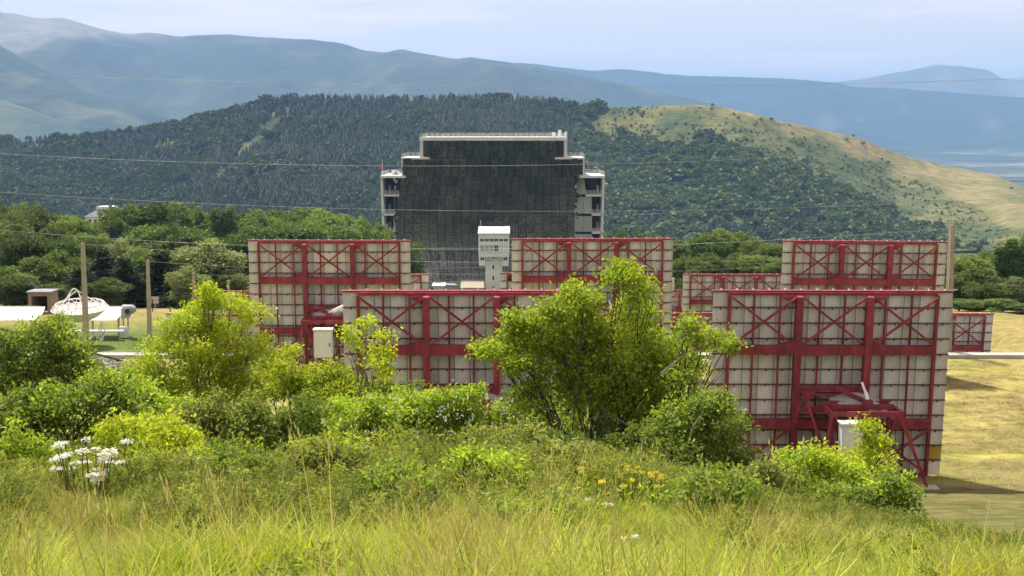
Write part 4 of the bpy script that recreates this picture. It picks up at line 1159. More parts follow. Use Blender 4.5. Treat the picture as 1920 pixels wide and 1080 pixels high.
def wire3(label, p0, pm_, p1, rad, mat='wire', name='overhead_wire'):
    """wire through two end points whose sag brings it to the middle point; each point (px, py, Y)"""
    a = at(*p0); b = at(*p1); m_ = at(pm_[0], pm_[1], (p0[2] + p1[2]) / 2)
    t = (m_.x - a.x) / (b.x - a.x)
    z = a.z + (b.z - a.z) * t
    sag = (z - m_.z) / (4 * t * (1 - t))
    return wire(name, a, b, sag, rad, mat, label)
wire3('topmost overhead wire, crossing before the blue mountains', (-200, 127, 44), (960, 162, 44), (2050, 142, 44), 0.006)
wire3('overhead wire crossing before the upper terraces of the mirror building', (-200, 275, 58), (900, 311, 58), (2050, 255, 58), 0.008)
wire3('overhead wire crossing the middle of the dark mirror', (-200, 345, 70), (950, 396, 70), (2050, 362, 70), 0.009)
wire3('overhead wire passing low before the belt of trees', (-200, 411, 80), (900, 463, 76), (1783, 428, 66.7), 0.009)
wire3('wire running from the tall tan pole across the field', (157, 458, 92), (800, 492, 89), (1783, 472, 86), 0.009)
wire3('wire running from the second tan pole across the field', (278, 490, 104), (850, 514, 103), (1500, 497, 102), 0.009)
wire3('wire running from the pole before the willow', (364, 514, 118), (820, 528, 122), (1263, 523, 128), 0.010)
wire3('upper thick black cable sloping down into the bushes', (-60, 601, 26), (70, 634, 26), (240, 680, 26), 0.022, 'cable', 'black_cable')
wire3('lower thick black cable sloping down into the bushes', (-60, 620, 26), (40, 652, 26), (140, 681, 26), 0.018, 'cable', 'black_cable')

# ---------------------------------------------------------------- solar dish and plant on the lawn
p = at(165, 640, 99); gx, gy = p.x, 99.0; g = Hf(gx, gy)
dsh = empty('solar_dish', (gx, gy, g)); tag(dsh, 'white upturned solar dish with ring truss, arch and lattice legs on the lawn', 'solar dish')
def dl(px, py, Y=99.0):
    q = at(px, py, Y); return Vector((q.x - gx, q.y - gy, q.z - g))
ctr = dl(150, 579); rad = 2.0
mb = MB(); prof = [(0.05, -0.95), (0.7, -0.88), (1.4, -0.55), (1.9, -0.12), (2.0, 0.0)]
mb.lathe(prof, 28)
Rb = Matrix.Rotation(R(6), 3, 'X'); mb.v = [tuple(ctr + Rb @ Vector(q)) for q in mb.v]; mb.build('bowl', M['white'], dsh, True)
mb = MB(); n_ = 22
for k in range(n_):
    a0 = 2 * PI * k / n_; a1 = 2 * PI * (k + 1) / n_
    q0 = ctr + Vector((2.08 * math.cos(a0), 2.08 * math.sin(a0), 0.02)); q1 = ctr + Vector((2.08 * math.cos(a1), 2.08 * math.sin(a1), 0.02))
    w0 = ctr + Vector((1.75 * math.cos(a0), 1.75 * math.sin(a0), 0.42)); w1 = ctr + Vector((1.75 * math.cos(a1), 1.75 * math.sin(a1), 0.42))
    mb.tube([q0, q1], 0.035, 5); mb.tube([w0, w1], 0.035, 5); mb.tube([q0, w0], 0.03, 5); mb.tube([q0, w1], 0.025, 5)
mb.v = [tuple(ctr + Rb @ (Vector(q) - ctr)) for q in mb.v]; mb.build('ring_truss', M['white'], dsh)
mb = MB()
arch = [ctr + Vector((0.42 * math.cos(PI * i / 12) - 0.3, -0.2, 0.35 + 0.95 * math.sin(PI * i / 12) + 0.25)) for i in range(13)]
mb.tube(arch, 0.045, 6); mb.build('arch', M['white'], dsh)
for a, b in ((arch[4], ctr + Vector((-2.05, 0, 0.0))), (arch[8], ctr + Vector((-1.7, 0.9, 0.1))), (arch[6], ctr + Vector((2.05, 0, 0.0))), (arch[2], ctr + Vector((1.75, -1.0, 0.0))), (arch[10], ctr + Vector((-1.2, -1.6, 0.0))), (arch[0], ctr + Vector((0.35, -1.9, 0.0))), (arch[12], ctr + Vector((-0.7, -1.9, 0.0)))):
    MB().tube([a, b], 0.03, 5).build('stay', M['white'], dsh)
for a, b in ((dl(190, 604), dl(181, 636)), (dl(191, 604), dl(189, 644)), (dl(193, 604), dl(197, 623)), (dl(181, 624), dl(168, 637)), (dl(181, 624), dl(189, 644)), (dl(197, 623), dl(189, 644)), (dl(127, 602), dl(130, 622)), (dl(130, 622), dl(138, 636)), (dl(150, 636), dl(157, 624)), (dl(170, 634), dl(182, 622)), (dl(182, 622), dl(197, 623))):
    MB().tube([a, b], 0.05, 5).build('leg', M['white'], dsh)
def trough(label, pxa, pxb, py, Y, w):
    a = at(pxa, py, Y); b = at(pxb, py, Y); L_ = b.x - a.x
    r = empty('solar_trough', ((a.x + b.x) / 2, Y, Hf((a.x + b.x) / 2, Y))); h = a.z - r.location.z
    mb = MB(); nn = 8
    pts = []
    for i in range(nn + 1):
        t = -1 + 2 * i / nn; pts.append((t * w / 2 - w * 0.0, h - 0.55 + 0.55 * t * t * (1 if t > 0 else 0.9) - (0.55 if t < 0 else 0) * t * t * 1.2))
    for i in range(nn):
        (y0, z0), (y1, z1) = pts[i], pts[i + 1]
        mb.hexa([(-L_ / 2, y0, z0 - 0.04), (L_ / 2, y0, z0 - 0.04), (L_ / 2 - 0.0, y1, z1 - 0.04), (-L_ / 2, y1, z1 - 0.04), (-L_ / 2, y0, z0), (L_ / 2, y0, z0), (L_ / 2, y1, z1), (-L_ / 2, y1, z1)])
    mb.build('reflector', M['white'], r)
    for s in (-0.42, 0.42):
        MB().tube([(s * L_, 0, 0), (s * L_, 0, h - 0.6)], 0.09, 6).build('leg', M['steel'], r)
    MB().tube([(-L_ / 2, 0.3, h + 0.15), (L_ / 2, 0.3, h + 0.15)], 0.04, 6).build('receiver_tube', M['steel'], r)
    tag(r, label, 'solar collector', 'white trough collectors on the lawn')
trough('long white trough collector reaching in from the picture edge', -30, 74, 579, 104, 2.6)
trough('white trough collector behind the dish, ending at the grey engine', 168, 226, 579, 104, 2.6)
# grey engine unit on a stand beside the trough
p = at(240, 598, 104); r = empty('engine_unit', (p.x, 104, Hf(p.x, 104))); h = -r.location.z
def el(px, py): q = at(px, py, 104); return q.x - p.x, q.z - r.location.z
x0, z0 = el(229, 596); x1, z1 = el(241, 578)
MB().box(x0, x1, -0.3, 0.4, z0, z1).build('housing', M['steel'], r)
cx_, cz_ = el(245, 582)
mb = MB().tube([(cx_ - 0.1, -0.55, cz_), (cx_ - 0.05, 0.5, cz_ + 0.05)], 0.36, 14); mb.build('drum', M['slate'], r, True)
MB().tube([(cx_ - 0.101, -0.57, cz_), (cx_ - 0.1, -0.552, cz_)], 0.2, 12).build('drum_mouth', M['dark'], r)
x2, z2 = el(234, 572); MB().box(x2 - 0.2, x2 + 0.5, -0.2, 0.2, z1 + 0.002, z1 + 0.25).build('cover', M['white'], r)
for px in (231, 240): q, _ = el(px, 600); MB().box(q - 0.05, q + 0.05, -0.05, 0.05, 0, z0 - 0.002).build('leg', M['steel'], r)
x3, z3 = el(231, 609); x4, z4 = el(248, 629); MB().box(x3, x4, -1.2, -0.9, max(0.0, z4), z3).build('skirt_panel', M['cabinet'], r)
tag(r, 'grey engine unit with a dark round mouth on a stand', 'machine')
# brown open-fronted box frame
p = at(74, 590, 118); r = empty('open_shed', (p.x, 118, Hf(p.x, 118)))
def el2(px, py): q = at(px, py, 118); return q.x - p.x, q.z - r.location.z
xa, zt = el2(52, 549); xb2, zb2 = el2(96, 590); zb2 = 0.0
MB().box(xa, xa + 0.3, 0, 2, zb2, zt - 0.301).build('side_frame', M['tan'], r); MB().box(xb2 - 0.3, xb2, 0, 2, zb2, zt - 0.301).build('side_frame', M['tan'], r)
MB().box(xa, xb2, 0, 2, zt - 0.3, zt).build('lintel', M['tan'], r); MB().box(xa + 0.301, xb2 - 0.301, 1.8, 1.9, zb2, zt - 0.302).build('back_panel', M['dark'], r)
MB().box(xa - 0.12, xb2 + 0.12, -0.15, 2.1, zt + 0.002, zt + 0.12).build('roof', M['slate'], r)
tag(r, 'tan box-shaped shed with a dark open front behind the white troughs', 'shed')
# walkway rail, fence posts, small sign on the lawn
p = at(180, 616, 102); r = empty('walkway', (p.x, 102, Hf(p.x, 102))); L_ = 4.2
MB().box(-L_ / 2, L_ / 2, -0.35, 0.35, 0.62, 0.74).build('deck', M['cabinet'], r)
for s in (-0.45, -0.15, 0.15, 0.45): MB().box(s * L_ - 0.05, s * L_ + 0.05, -0.3, -0.2, 0, 0.618).build('leg', M['steel'], r)
tag(r, 'low pale walkway on posts behind the dish legs', 'walkway')
p = at(291, 586, 124); r = empty('notice_board', (p.x, 124, Hf(p.x, 124)))
MB().box(-0.35, 0.35, 0, 0.05, 0.7, 1.35).build('panel', M['steel'], r); MB().box(-0.03, 0.03, 0.051, 0.1, 0, 1.3).build('post', M['steel'], r)
tag(r, 'small grey board on a post at the wood edge', 'board')
fe = empty('wire_fence', (at(250, 600, 121).x, 121, Hf(at(250, 600, 121).x, 121)))
for i in range(9):
    x = -3 + i * 1.6
    MB().box(x - 0.04, x + 0.04, -0.04, 0.04, -0.1, 1.15).build('post', M['dark'], fe)
for z in (0.4, 0.75, 1.1): MB().box(-3, 9.8, -0.055, -0.045, z - 0.012, z + 0.012).build('wire', M['dark'], fe)
tag(fe, 'thin post and wire fence before the dark trees, beyond the lawn', 'fence')
# pale path and rocks
pm2 = MB(); pts = [at(150 + 40 * i, 643 - 2.5 * abs(i - 3), 100) for i in range(8)]
pa = [(at(265, 641, 99).x, 97.5), (at(330, 641, 99).x, 99.5), (at(420, 641, 99).x, 100.5)]
pth = MB()
for (xa_, ya_), (xb_, yb2_) in zip(pa[:-1], pa[1:]):
    pth.quad((xa_, ya_, Hf(xa_, ya_) + 0.006), (xb_, yb2_, Hf(xb_, yb2_) + 0.006), (xb_, yb2_ + 1.8, Hf(xb_, yb2_ + 1.8) + 0.006), (xa_, ya_ + 1.8, Hf(xa_, ya_ + 1.8) + 0.006))
tag(pth.build('path', M['rock']), kind='structure')
def rock(px, py, Y, s, label, sq=0.55):
    p = at(px, py, Y)
    v = []; r_ = random.Random(px)
    mb = MB(); n_ = 10
    for i in range(6):
        th = PI * i / 5
        for k in range(n_):
            a = 2 * PI * k / n_; j = 1 + r_.uniform(-.22, .22)
            mb.v.append((s * j * math.sin(th) * math.cos(a), s * 0.8 * j * math.sin(th) * math.sin(a), s * sq * j * math.cos(th)))
    for i in range(5):
        for k in range(n_): mb.f.append((i * n_ + k, (i + 1) * n_ + k, (i + 1) * n_ + (k + 1) % n_, i * n_ + (k + 1) % n_))
    o = mb.build('boulder', M['rock'], None, False, (p.x, Y, Hf(p.x, Y) + s * 0.2))
    tag(o, label, 'boulder', 'pale boulders on the terrace edge')
rock(196, 656, 62.5, 0.62, 'tall grey boulder near the foot of the tall tan pole', 0.8)
rock(222, 664, 62, 0.75, 'broad pale boulder right of the tall grey one', 0.5)
rock(238, 662, 63, 0.55, 'pale boulder at the end of the row by the bright bush', 0.5)
rock(184, 667, 61, 0.35, 'small pale stone in front of the boulders', 0.5)
rock(249, 640, 64, 0.3, 'small white stone behind the boulders, nearest the lawn', 0.7)

# white house with a grey roof among the trees
p = at(185, 418, 430); r = empty('white_house', (p.x, 430, p.z - 9)); w = 4.4
def hl_(px, py): q = at(px, py, 430); return q.x - p.x, q.z - r.location.z
x0, zt = hl_(160, 407); x1, zb = hl_(203, 420)
MB().box(x0, x1, 0, 9, 0, zt).build('wall', M['white'], r)
xa, zr = hl_(178, 391); xb3, _ = hl_(207, 391)
MB().hexa([(x0 - 0.4, -0.4, zt + 0.01), (x1 + 1, -0.4, zt + 0.01), (x1 + 1, 9.4, zt + 0.01), (x0 - 0.4, 9.4, zt + 0.01), (xa, 2, zr - 0.4), (xb3, 2, zr - 0.4), (xb3, 8, zr - 0.4), (xa, 8, zr - 0.4)]).build('roof', M['slate'], r)
MB().box(xa, xb3, 1.8, 8.2, zr - 0.4, zr + 0.5).build('roof_box', M['white'], r)
MB().box(xb3 - 0.9, xb3, 1.2, 1.79, zr - 1.0, zr + 1.0).build('chimney', M['tan'], r)
for px in (166, 176, 186): a, b = hl_(px, 413); MB().box(a, a + 0.9, -0.05, -0.004, zt - 2.2, zt - 0.8).build('window', M['window'], r)
tag(r, 'white house with a grey hipped roof showing above the trees', 'house')

# ---------------------------------------------------------------- belt of trees
rnd = random.Random(4)
ORD = 'first second third fourth fifth sixth seventh eighth ninth tenth eleventh twelfth thirteenth fourteenth fifteenth sixteenth seventeenth eighteenth nineteenth twentieth'.split()
KIND_WORD = {'a': 'deep green broadleaf tree', 'b': 'light green rounded tree', 'c': 'dark conifer', 'w': 'pale rounded tree'}
def tree_set(rows, tail, group, rev=False):
    """rows: (px, top py, Y, width px, kind); each label counts along its own row of its own kind"""
    for k, row in sorted({(r_[4], row_of(r_[2])) for r_ in rows}):
        for n_, (px, ty, Y, w, kk) in enumerate(sorted([r_ for r_ in rows if r_[4] == k and row_of(r_[2]) == row], key=lambda r_: r_[0], reverse=rev)):
            tree(kk, px, ty, Y, w, '%s %s %s %s' % (ORD[n_], KIND_WORD[k], tail[row], 'from the mirror building' if rev else tail[3]), group)
def row_of(Y): return 0 if Y < 150 else (1 if Y < 256 else 2)

def broad_tree(i, mat, tall=1.0, spread=1.0):
    """unit tree 10 m high: trunk with limbs, crown of leaf clumps"""
    Hh = 10.0; r = np.random.default_rng(100 + i)
    cl = []
    n = 15
    for k in range(n):
        a = r.uniform(0, 6.28); q = r.uniform(0.2, 1.0) ** 0.6; zc = r.uniform(2.6, 8.4)
        env = math.sin(PI * np.clip((zc - 0.6) / 10.0, 0.05, 0.98)) ** 0.7
        R_ = 3.1 * spread * env * q
        s = r.uniform(0.9, 1.55)
        cl.append((R_ * math.cos(a), R_ * math.sin(a), zc, s * 1.15, s * 1.15, s * 0.85))
    cl.append((0, 0, 8.8, 1.2, 1.2, 1.0)); cl.append((0, 0, 6, 2.2 * spread, 2.2 * spread, 2.6)); cl.append((0.3, 0, 3.0, 2.0 * spread, 2.0 * spread, 1.8))
    cm = crown_mesh('crown', cl, r, 4.2, 7, 0.34, 0.22, shell=0.74, aspect=0.8, tvar=0.26, up=0.15); cm.materials.append(M[mat])
    tm = MB(); limb(tm, (0, 0, -0.5), (0.1, 0, 8), 0.24, 0.05, rnd, 0.03, 6, 7)
    for c in cl[::2]: limb(tm, (0.02, 0, rnd.uniform(1.6, 4.5)), (c[0], c[1], c[2]), 0.10, 0.03, rnd, 0.08, 4, 5)
    t_me = tm.mesh('trunk'); t_me.materials.append(M['bark'])
    return cm, t_me
def conifer(i, mat='tree_c'):
    r = np.random.default_rng(200 + i); cl = []
    for k in range(26):
        z = 1.0 + 9.0 * (k / 25.0); R_ = 2.1 * (1 - (z / 10.6)) + 0.12
        for q in range(3):
            a = r.uniform(0, 6.28)
            cl.append((R_ * 0.62 * math.cos(a), R_ * 0.62 * math.sin(a), z - 0.15 * R_, R_ * 0.55 + 0.1, R_ * 0.55 + 0.1, 0.28))
    cm = crown_mesh('crown', cl, r, 4.2, 7, 0.34, 0.16, shell=0.5, aspect=0.35, tvar=0.25, up=0.2); cm.materials.append(M[mat])
    tm = MB(); limb(tm, (0, 0, -0.5), (0, 0, 9.6), 0.22, 0.03, rnd, 0.01, 6, 7)
    t_me = tm.mesh('trunk'); t_me.materials.append(M['bark'])
    return cm, t_me
def poplar(i):
    r = np.random.default_rng(300 + i); cl = []
    for k in range(20):
        z = 0.9 + 8.8 * k / 19.0; R_ = 0.95 * math.sin(PI * min(0.97, (z + 0.6) / 11.5)) ** 0.6
        a = r.uniform(0, 6.28); cl.append((0.35 * R_ * math.cos(a), 0.35 * R_ * math.sin(a), z, R_ * 0.7, R_ * 0.7, 0.8))
    cm = crown_mesh('crown', cl, r, 4.5, 7, 0.30, 0.16, shell=0.6, aspect=0.7, tvar=0.2, up=0.4); cm.materials.append(M['tree_a'])
    tm = MB(); limb(tm, (0, 0, -0.5), (0, 0, 9.4), 0.2, 0.03, rnd, 0.01, 6, 7)
    t_me = tm.mesh('trunk'); t_me.materials.append(M['bark'])
    return cm, t_me
TREES = {'a': [broad_tree(i, 'tree_a') for i in range(3)], 'b': [broad_tree(10 + i, 'tree_b', spread=1.1) for i in range(3)], 'c': [conifer(i) for i in range(2)], 'p': [poplar(0)], 'w': [broad_tree(20, 'tree_w', spread=1.05), broad_tree(21, 'tree_w', spread=1.05)]}
TN = {'a': 'broadleaf_tree', 'b': 'broadleaf_tree', 'c': 'conifer_tree', 'p': 'poplar_tree', 'w': 'willow_tree'}
def tree(kind, px, topy, Y, wid, label, group=None, base=None):
    p = at(px, topy, Y); g = Hf(p.x, Y) if base is None else base
    cm, tm = TREES[kind][rnd.randrange(len(TREES[kind]))]
    r = empty(TN[kind], (p.x, Y, g), rnd.uniform(0, 6.28))
    h = (p.z - g) / (10.0 if kind in 'cp' else 9.9)
    w_ = wid * Y / F / {'a': 7.4, 'b': 8.2, 'c': 4.0, 'p': 2.0, 'w': 8.0}[kind]
    r.scale = (w_, w_, h)
    link('trunk', tm, None, r); link('crown', cm, None, r)
    tag(r, label, 'tree', group)
    return r
gl = 'trees of the belt left of the mirror building'; gr_ = 'trees of the belt right of the mirror building'
# front row, left: dark trees behind the lawn
tree_set(((8, 500, 134, 120, 'a'), (62, 482, 138, 110, 'a'), (110, 470, 142, 105, 'a'), (150, 505, 130, 90, 'c'), (192, 470, 140, 100, 'c'), (232, 486, 136, 95, 'c'), (262, 462, 146, 100, 'a'), (300, 476, 140, 110, 'c'), (40, 520, 128, 90, 'a'), (95, 530, 127, 80, 'a'), (205, 520, 128, 80, 'a'), (330, 505, 137, 70, 'c')), ['in the shady row behind the lawn', '', '', 'from the picture edge'], 'dark trees behind the lawn')
tree('w', 395, 450, 140, 150, 'large pale grey-green willow above the yellow-green bush', 'pale willows beyond the poles')
tree('w', 350, 500, 134, 80, 'smaller pale willow leaning before the large one', 'pale willows beyond the poles')
tree('w', 430, 505, 138, 80, 'small pale willow beside the first heliostat edge', 'pale willows beyond the poles')
tree('w', 225, 448, 190, 80, 'pale rounded tree among the dark conifers above the lawn', 'pale willows beyond the poles')
tree('w', 195, 440, 195, 60, 'slim pale tree left of the pale rounded one', 'pale willows beyond the poles')
# middle and back rows, left
tree_set(((-20, 420, 200, 130, 'b'), (20, 400, 230, 120, 'b'), (65, 388, 250, 120, 'b'), (100, 425, 200, 110, 'a'), (140, 412, 230, 100, 'b'), (40, 440, 180, 100, 'a'), (120, 445, 180, 90, 'a'), (160, 440, 190, 80, 'b'), (215, 408, 260, 70, 'a'), (245, 385, 280, 110, 'a'), (285, 379, 270, 120, 'a'), (325, 380, 280, 110, 'a'), (362, 386, 285, 90, 'a'), (270, 425, 215, 110, 'a'), (320, 420, 210, 120, 'a'), (365, 425, 220, 100, 'a'), (450, 398, 300, 90, 'a'), (480, 396, 290, 100, 'b'), (520, 394, 300, 110, 'b'), (560, 391, 310, 110, 'b'), (600, 394, 300, 110, 'b'), (640, 402, 310, 100, 'b'), (678, 412, 320, 90, 'b'), (705, 418, 330, 70, 'b'), (470, 425, 250, 100, 'a'), (520, 420, 260, 110, 'a'), (575, 418, 260, 110, 'a'), (630, 424, 270, 100, 'a'), (680, 432, 280, 90, 'a'), (720, 440, 290, 70, 'b'), (455, 440, 200, 90, 'a'), (760, 452, 300, 70, 'b'),
                        (0, 386, 290, 110, 'b'), (40, 384, 300, 110, 'b'), (110, 405, 300, 90, 'b'), (150, 414, 300, 80, 'a')), ['', 'in the left belt middle row', 'in the left belt back row', ''], gl, True)
for px, ty, w in ((404, 392, 26), (420, 396, 24), (433, 388, 30)):
    tree('p', px, ty, 262, w, {404: 'slim poplar, leftmost of three in a tight clump', 420: 'slim poplar, lowest of three in a tight clump', 433: 'slim poplar, tallest of three in a tight clump'}[px], 'three poplars in a clump')
# right of the building
tree_set(((1140, 436, 330, 60, 'b'), (1165, 432, 340, 60, 'a'), (1195, 436, 330, 70, 'b'), (1230, 440, 320, 70, 'b'), (1268, 450, 260, 80, 'b'), (1300, 446, 270, 70, 'b'), (1332, 436, 240, 75, 'a'), (1350, 430, 250, 80, 'b'), (1392, 434, 250, 80, 'b'), (1425, 448, 240, 70, 'b'), (1455, 456, 230, 70, 'b'), (1285, 478, 190, 80, 'a'), (1330, 474, 185, 80, 'a'), (1380, 476, 190, 80, 'b'), (1425, 480, 185, 80, 'b'), (1462, 485, 180, 70, 'b'), (1300, 505, 160, 60, 'b'), (1500, 470, 220, 70, 'b'), (1570, 470, 230, 80, 'a'), (1640, 472, 230, 80, 'b'), (1710, 474, 220, 80, 'a'), (1770, 478, 200, 70, 'b')), ['', 'in the right belt front row', 'in the right belt back row', 'from the mirror building'], gr_)
tree_set(((1815, 478, 170, 90, 'b'), (1850, 472, 190, 90, 'b'), (1795, 520, 140, 70, 'a'), (1835, 500, 150, 100, 'a'), (1905, 520, 135, 90, 'w'), (1880, 560, 120, 70, 'a'), (1830, 565, 122, 80, 'a'), (1925, 570, 118, 70, 'a'), (1800, 560, 124, 60, 'a'), (1860, 530, 130, 80, 'a')), ['low in the terrace thicket', 'high in the terrace thicket', '', 'from the bracketed pole'], 'trees in the thicket beyond the mown terrace')
for px, ty, w in ((1878, 462, 34), (1900, 448, 40), (1925, 440, 44)):
    tree('p', px, ty, 175, w, {1878: 'dark columnar tree, shortest of three at the picture edge', 1900: 'dark columnar tree, middle of three at the picture edge', 1925: 'dark columnar tree, tallest of three at the picture edge'}[px], 'dark columnar trees at the picture edge')
# ---------------------------------------------------------------- foreground shrubs
def shrub(name, label, cat, bpx, Y, clumps, mat, seed, leaf=0.075, dens=62, leaves=13, spr=0.10, stems=10, dead=(), shell=0.45, thin=1.0, group=None, bark='bark', jit=0.35, basew=0.25, up=0.8, extra=None):
    """clumps: (px, py, rx, ry) as they stand in the photograph at depth Y; spread in depth at random"""
    r = np.random.default_rng(seed); rd = random.Random(seed)
    bx0 = at(bpx, 700, Y).x; g = Hf(bx0, Y)
    root = empty(name, (bx0, Y, g)); s = Y / F
    cl = []
    for (px, py, rx, ry) in clumps:
        dy = rd.uniform(-1, 1) * jit * max(1.0, 40 * s)
        p = at(px, py, Y + dy)
        m_ = max(rx, ry) * s * 0.85
        cl.append((p.x - bx0, dy, p.z - g, rx * s, m_, ry * s))
    big = cl; cl2 = []
    for (cx, cy_, cz, rx, ry, rz) in big:                 # break every clump into lobes so that light and dark show between them
        kk = max(2, int((4 + 11 * rx) * thin))
        for q in range(kk):
            d_ = unit(r.normal(size=(1, 3)))[0]; d_[2] = d_[2] * 0.8 + 0.12
            far = q % 4 == 3
            f_ = r.uniform(0.12, 0.22) if far else r.uniform(0.26, 0.44); e_ = r.uniform(0.95, 1.4) if far else r.uniform(0.45, 0.95)
            cl2.append((cx + d_[0] * rx * e_, cy_ + d_[1] * ry * e_, cz + d_[2] * rz * e_, rx * f_, ry * f_, rz * f_ * 0.85))
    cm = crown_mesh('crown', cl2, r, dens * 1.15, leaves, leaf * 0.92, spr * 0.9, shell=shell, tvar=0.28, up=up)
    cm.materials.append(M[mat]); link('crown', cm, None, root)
    if extra:  # second leaf tone on clump tops; gives darker crowns sunlit brightness by colour
        cm = crown_mesh('upper_leaves', [(c_[0], c_[1], c_[2] + c_[5] * 0.35, c_[3] * 0.9, c_[4] * 0.9, c_[5] * 0.75) for c_ in (cl[i] for i in extra[0])], r, dens * 0.4, leaves, leaf * 0.78, spr * 0.8, shell=0.8, tvar=0.2, up=up)
        cm.materials.append(M[extra[1]]); link('upper_leaves', cm, None, root)
    tm = MB()
    order = list(range(len(cl))); rd.shuffle(order)
    nst = max(stems, 1)
    for q, i in enumerate(order):
        c = cl[i]
        b = (rd.uniform(-basew, basew), rd.uniform(-basew, basew), -0.15)
        thick = 0.030 if q < nst else 0.016
        pts = limb(tm, b, (c[0], c[1], c[2] + c[5] * 0.2), thick * rd.uniform(0.7, 1.2), 0.006, rd, 0.10, 6, 5)
        for k in range(3):
            a = rd.uniform(0, 6.28)
            limb(tm, pts[4], (c[0] + c[3] * math.cos(a), c[1] + c[4] * math.sin(a), c[2] + c[5] * rd.uniform(-.3, .9)), 0.009, 0.003, rd, 0.12, 4, 4)
    tm.build('branches', M[bark], root)
    for d in dead:
        pts = [at(px, py, Y - 0.5) for px, py in d]; db = MB()
        db.tube([(p.x - bx0, p.y - Y, p.z - g) for p in pts], [0.016 - 0.011 * i / (len(pts) - 1) for i in range(len(pts))], 5)
        db.build('dead_branch', M['bark_pale'], root)
    tag(root, label, cat, group)
    return root

shrub('elder_bush', 'big rounded bush with bright top and dark bare stems before the heliostats', 'bush', 1115, 21.0,
      [(1178, 522, 34, 20), (1205, 548, 24, 30), (1160, 505, 16, 12), (1195, 590, 36, 34), (1092, 566, 46, 26), (1050, 586, 44, 26), (1010, 622, 44, 30), (1080, 628, 66, 40), (1150, 640, 56, 44), (1212, 650, 44, 44), (1120, 700, 84, 42), (1196, 706, 62, 50), (1040, 676, 58, 40), (970, 606, 20, 16), (955, 628, 16, 12), (940, 650, 30, 20), (912, 656, 20, 16), (962, 688, 24, 22), (985, 652, 22, 20), (1010, 720, 36, 30), (1250, 690, 40, 46), (1228, 752, 46, 40), (1225, 795, 40, 30), (1040, 790, 44, 26), (985, 775, 30, 24), (1150, 750, 50, 30), (1080, 745, 44, 26), (980, 740, 26, 24), (1255, 760, 30, 40)],
      'lf_mid', 31, stems=16, dens=68, dead=[[(1090, 800), (1060, 770), (1010, 765), (960, 790)], [(1180, 800), (1150, 780), (1095, 786)], [(1165, 725), (1185, 700), (1195, 690)], [(1000, 800), (960, 772), (915, 770)]], extra=([0, 1, 2, 3, 4, 5, 6, 7, 8, 9, 10, 11, 12, 13, 14, 15, 16, 17, 18, 20], 'lf_bright'), basew=0.55)
shrub('elder_sapling', 'leafy branching shoot reaching across toward the nearest heliostat', 'bush', 1262, 20.0,
      [(1292, 612, 18, 14), (1290, 640, 30, 20), (1325, 634, 34, 16), (1362, 648, 22, 12), (1310, 668, 30, 18), (1270, 660, 22, 20), (1300, 706, 34, 22), (1290, 745, 46, 30)],
      'lf_mid', 32, stems=6, dead=[[(1240, 700), (1290, 660), (1330, 640)]], extra=([0, 2, 3], 'lf_bright'), thin=0.6)
shrub('dark_bush', 'dark green bush spreading low at the foot of the big central bush', 'bush', 1320, 18.5,
      [(1270, 790, 50, 36), (1330, 790, 52, 46), (1375, 830, 52, 40), (1290, 840, 60, 40), (1240, 840, 40, 36), (1390, 880, 56, 36), (1320, 890, 60, 32), (1350, 760, 24, 24)],
      'lf_dark', 33, stems=8, dens=72, dead=[[(1285, 850), (1300, 800), (1320, 770)]], extra=([0, 1, 7], 'lf_mid'))
shrub('bright_bush', 'tall yellow-green bush hiding the far left heliostats', 'bush', 400, 26.0,
      [(390, 548, 12, 12), (386, 566, 22, 14), (436, 568, 44, 20), (370, 590, 42, 22), (470, 592, 26, 24), (345, 622, 46, 30), (420, 622, 58, 36), (474, 640, 30, 34), (300, 668, 46, 30), (372, 670, 60, 36), (446, 680, 54, 36), (274, 706, 40, 32), (340, 716, 60, 36), (420, 730, 66, 36), (490, 706, 40, 30), (520, 676, 22, 16), (542, 660, 14, 10)],
      'lf_bright', 34, leaf=0.068, stems=10, dens=56, dead=[[(470, 690), (440, 690), (420, 700)]], extra=([3, 5, 8, 11, 12], 'lf_mid'))
shrub('bright_bush', 'low yellow-green bush before the stand of the heliostat with white tiles', 'bush', 580, 24.5,
      [(545, 694, 34, 22), (585, 706, 44, 24), (632, 706, 44, 26), (560, 734, 60, 28), (630, 738, 60, 28), (510, 730, 40, 28), (690, 730, 44, 26)],
      'lf_bright', 35, stems=8, dens=60, extra=([3, 4], 'lf_mid'))
shrub('elder_sapling', 'thin forked sapling with small tufts against the tiled heliostat back', 'sapling', 690, 23.5,
      [(690, 606, 14, 12), (716, 626, 18, 12), (660, 622, 12, 12), (664, 648, 16, 12), (700, 650, 28, 18), (722, 664, 16, 12), (686, 684, 34, 20), (716, 690, 22, 16), (700, 712, 40, 22)],
      'lf_bright', 36, stems=5, dens=52, shell=0.3, thin=0.35, bark='bark_pale')
shrub('hedge_bush', 'mixed green bush below the black cables at the picture edge', 'bush', 70, 21.5,
      [(20, 640, 40, 24), (70, 632, 40, 26), (110, 650, 36, 26), (150, 664, 34, 26), (10, 680, 50, 34), (70, 684, 54, 36), (130, 700, 46, 34), (170, 700, 30, 26), (30, 724, 60, 34), (100, 736, 60, 32), (-30, 690, 40, 60)],
      'lf_dark', 37, stems=10, dens=60, extra=([1, 2, 3, 7], 'lf_mid'))
shrub('dark_bush', 'dark rounded bush top just left of the tall tan pole foot', 'bush', 100, 27.0,
      [(92, 604, 32, 18), (110, 624, 36, 24), (130, 640, 26, 20)], 'lf_dark', 38, stems=4)
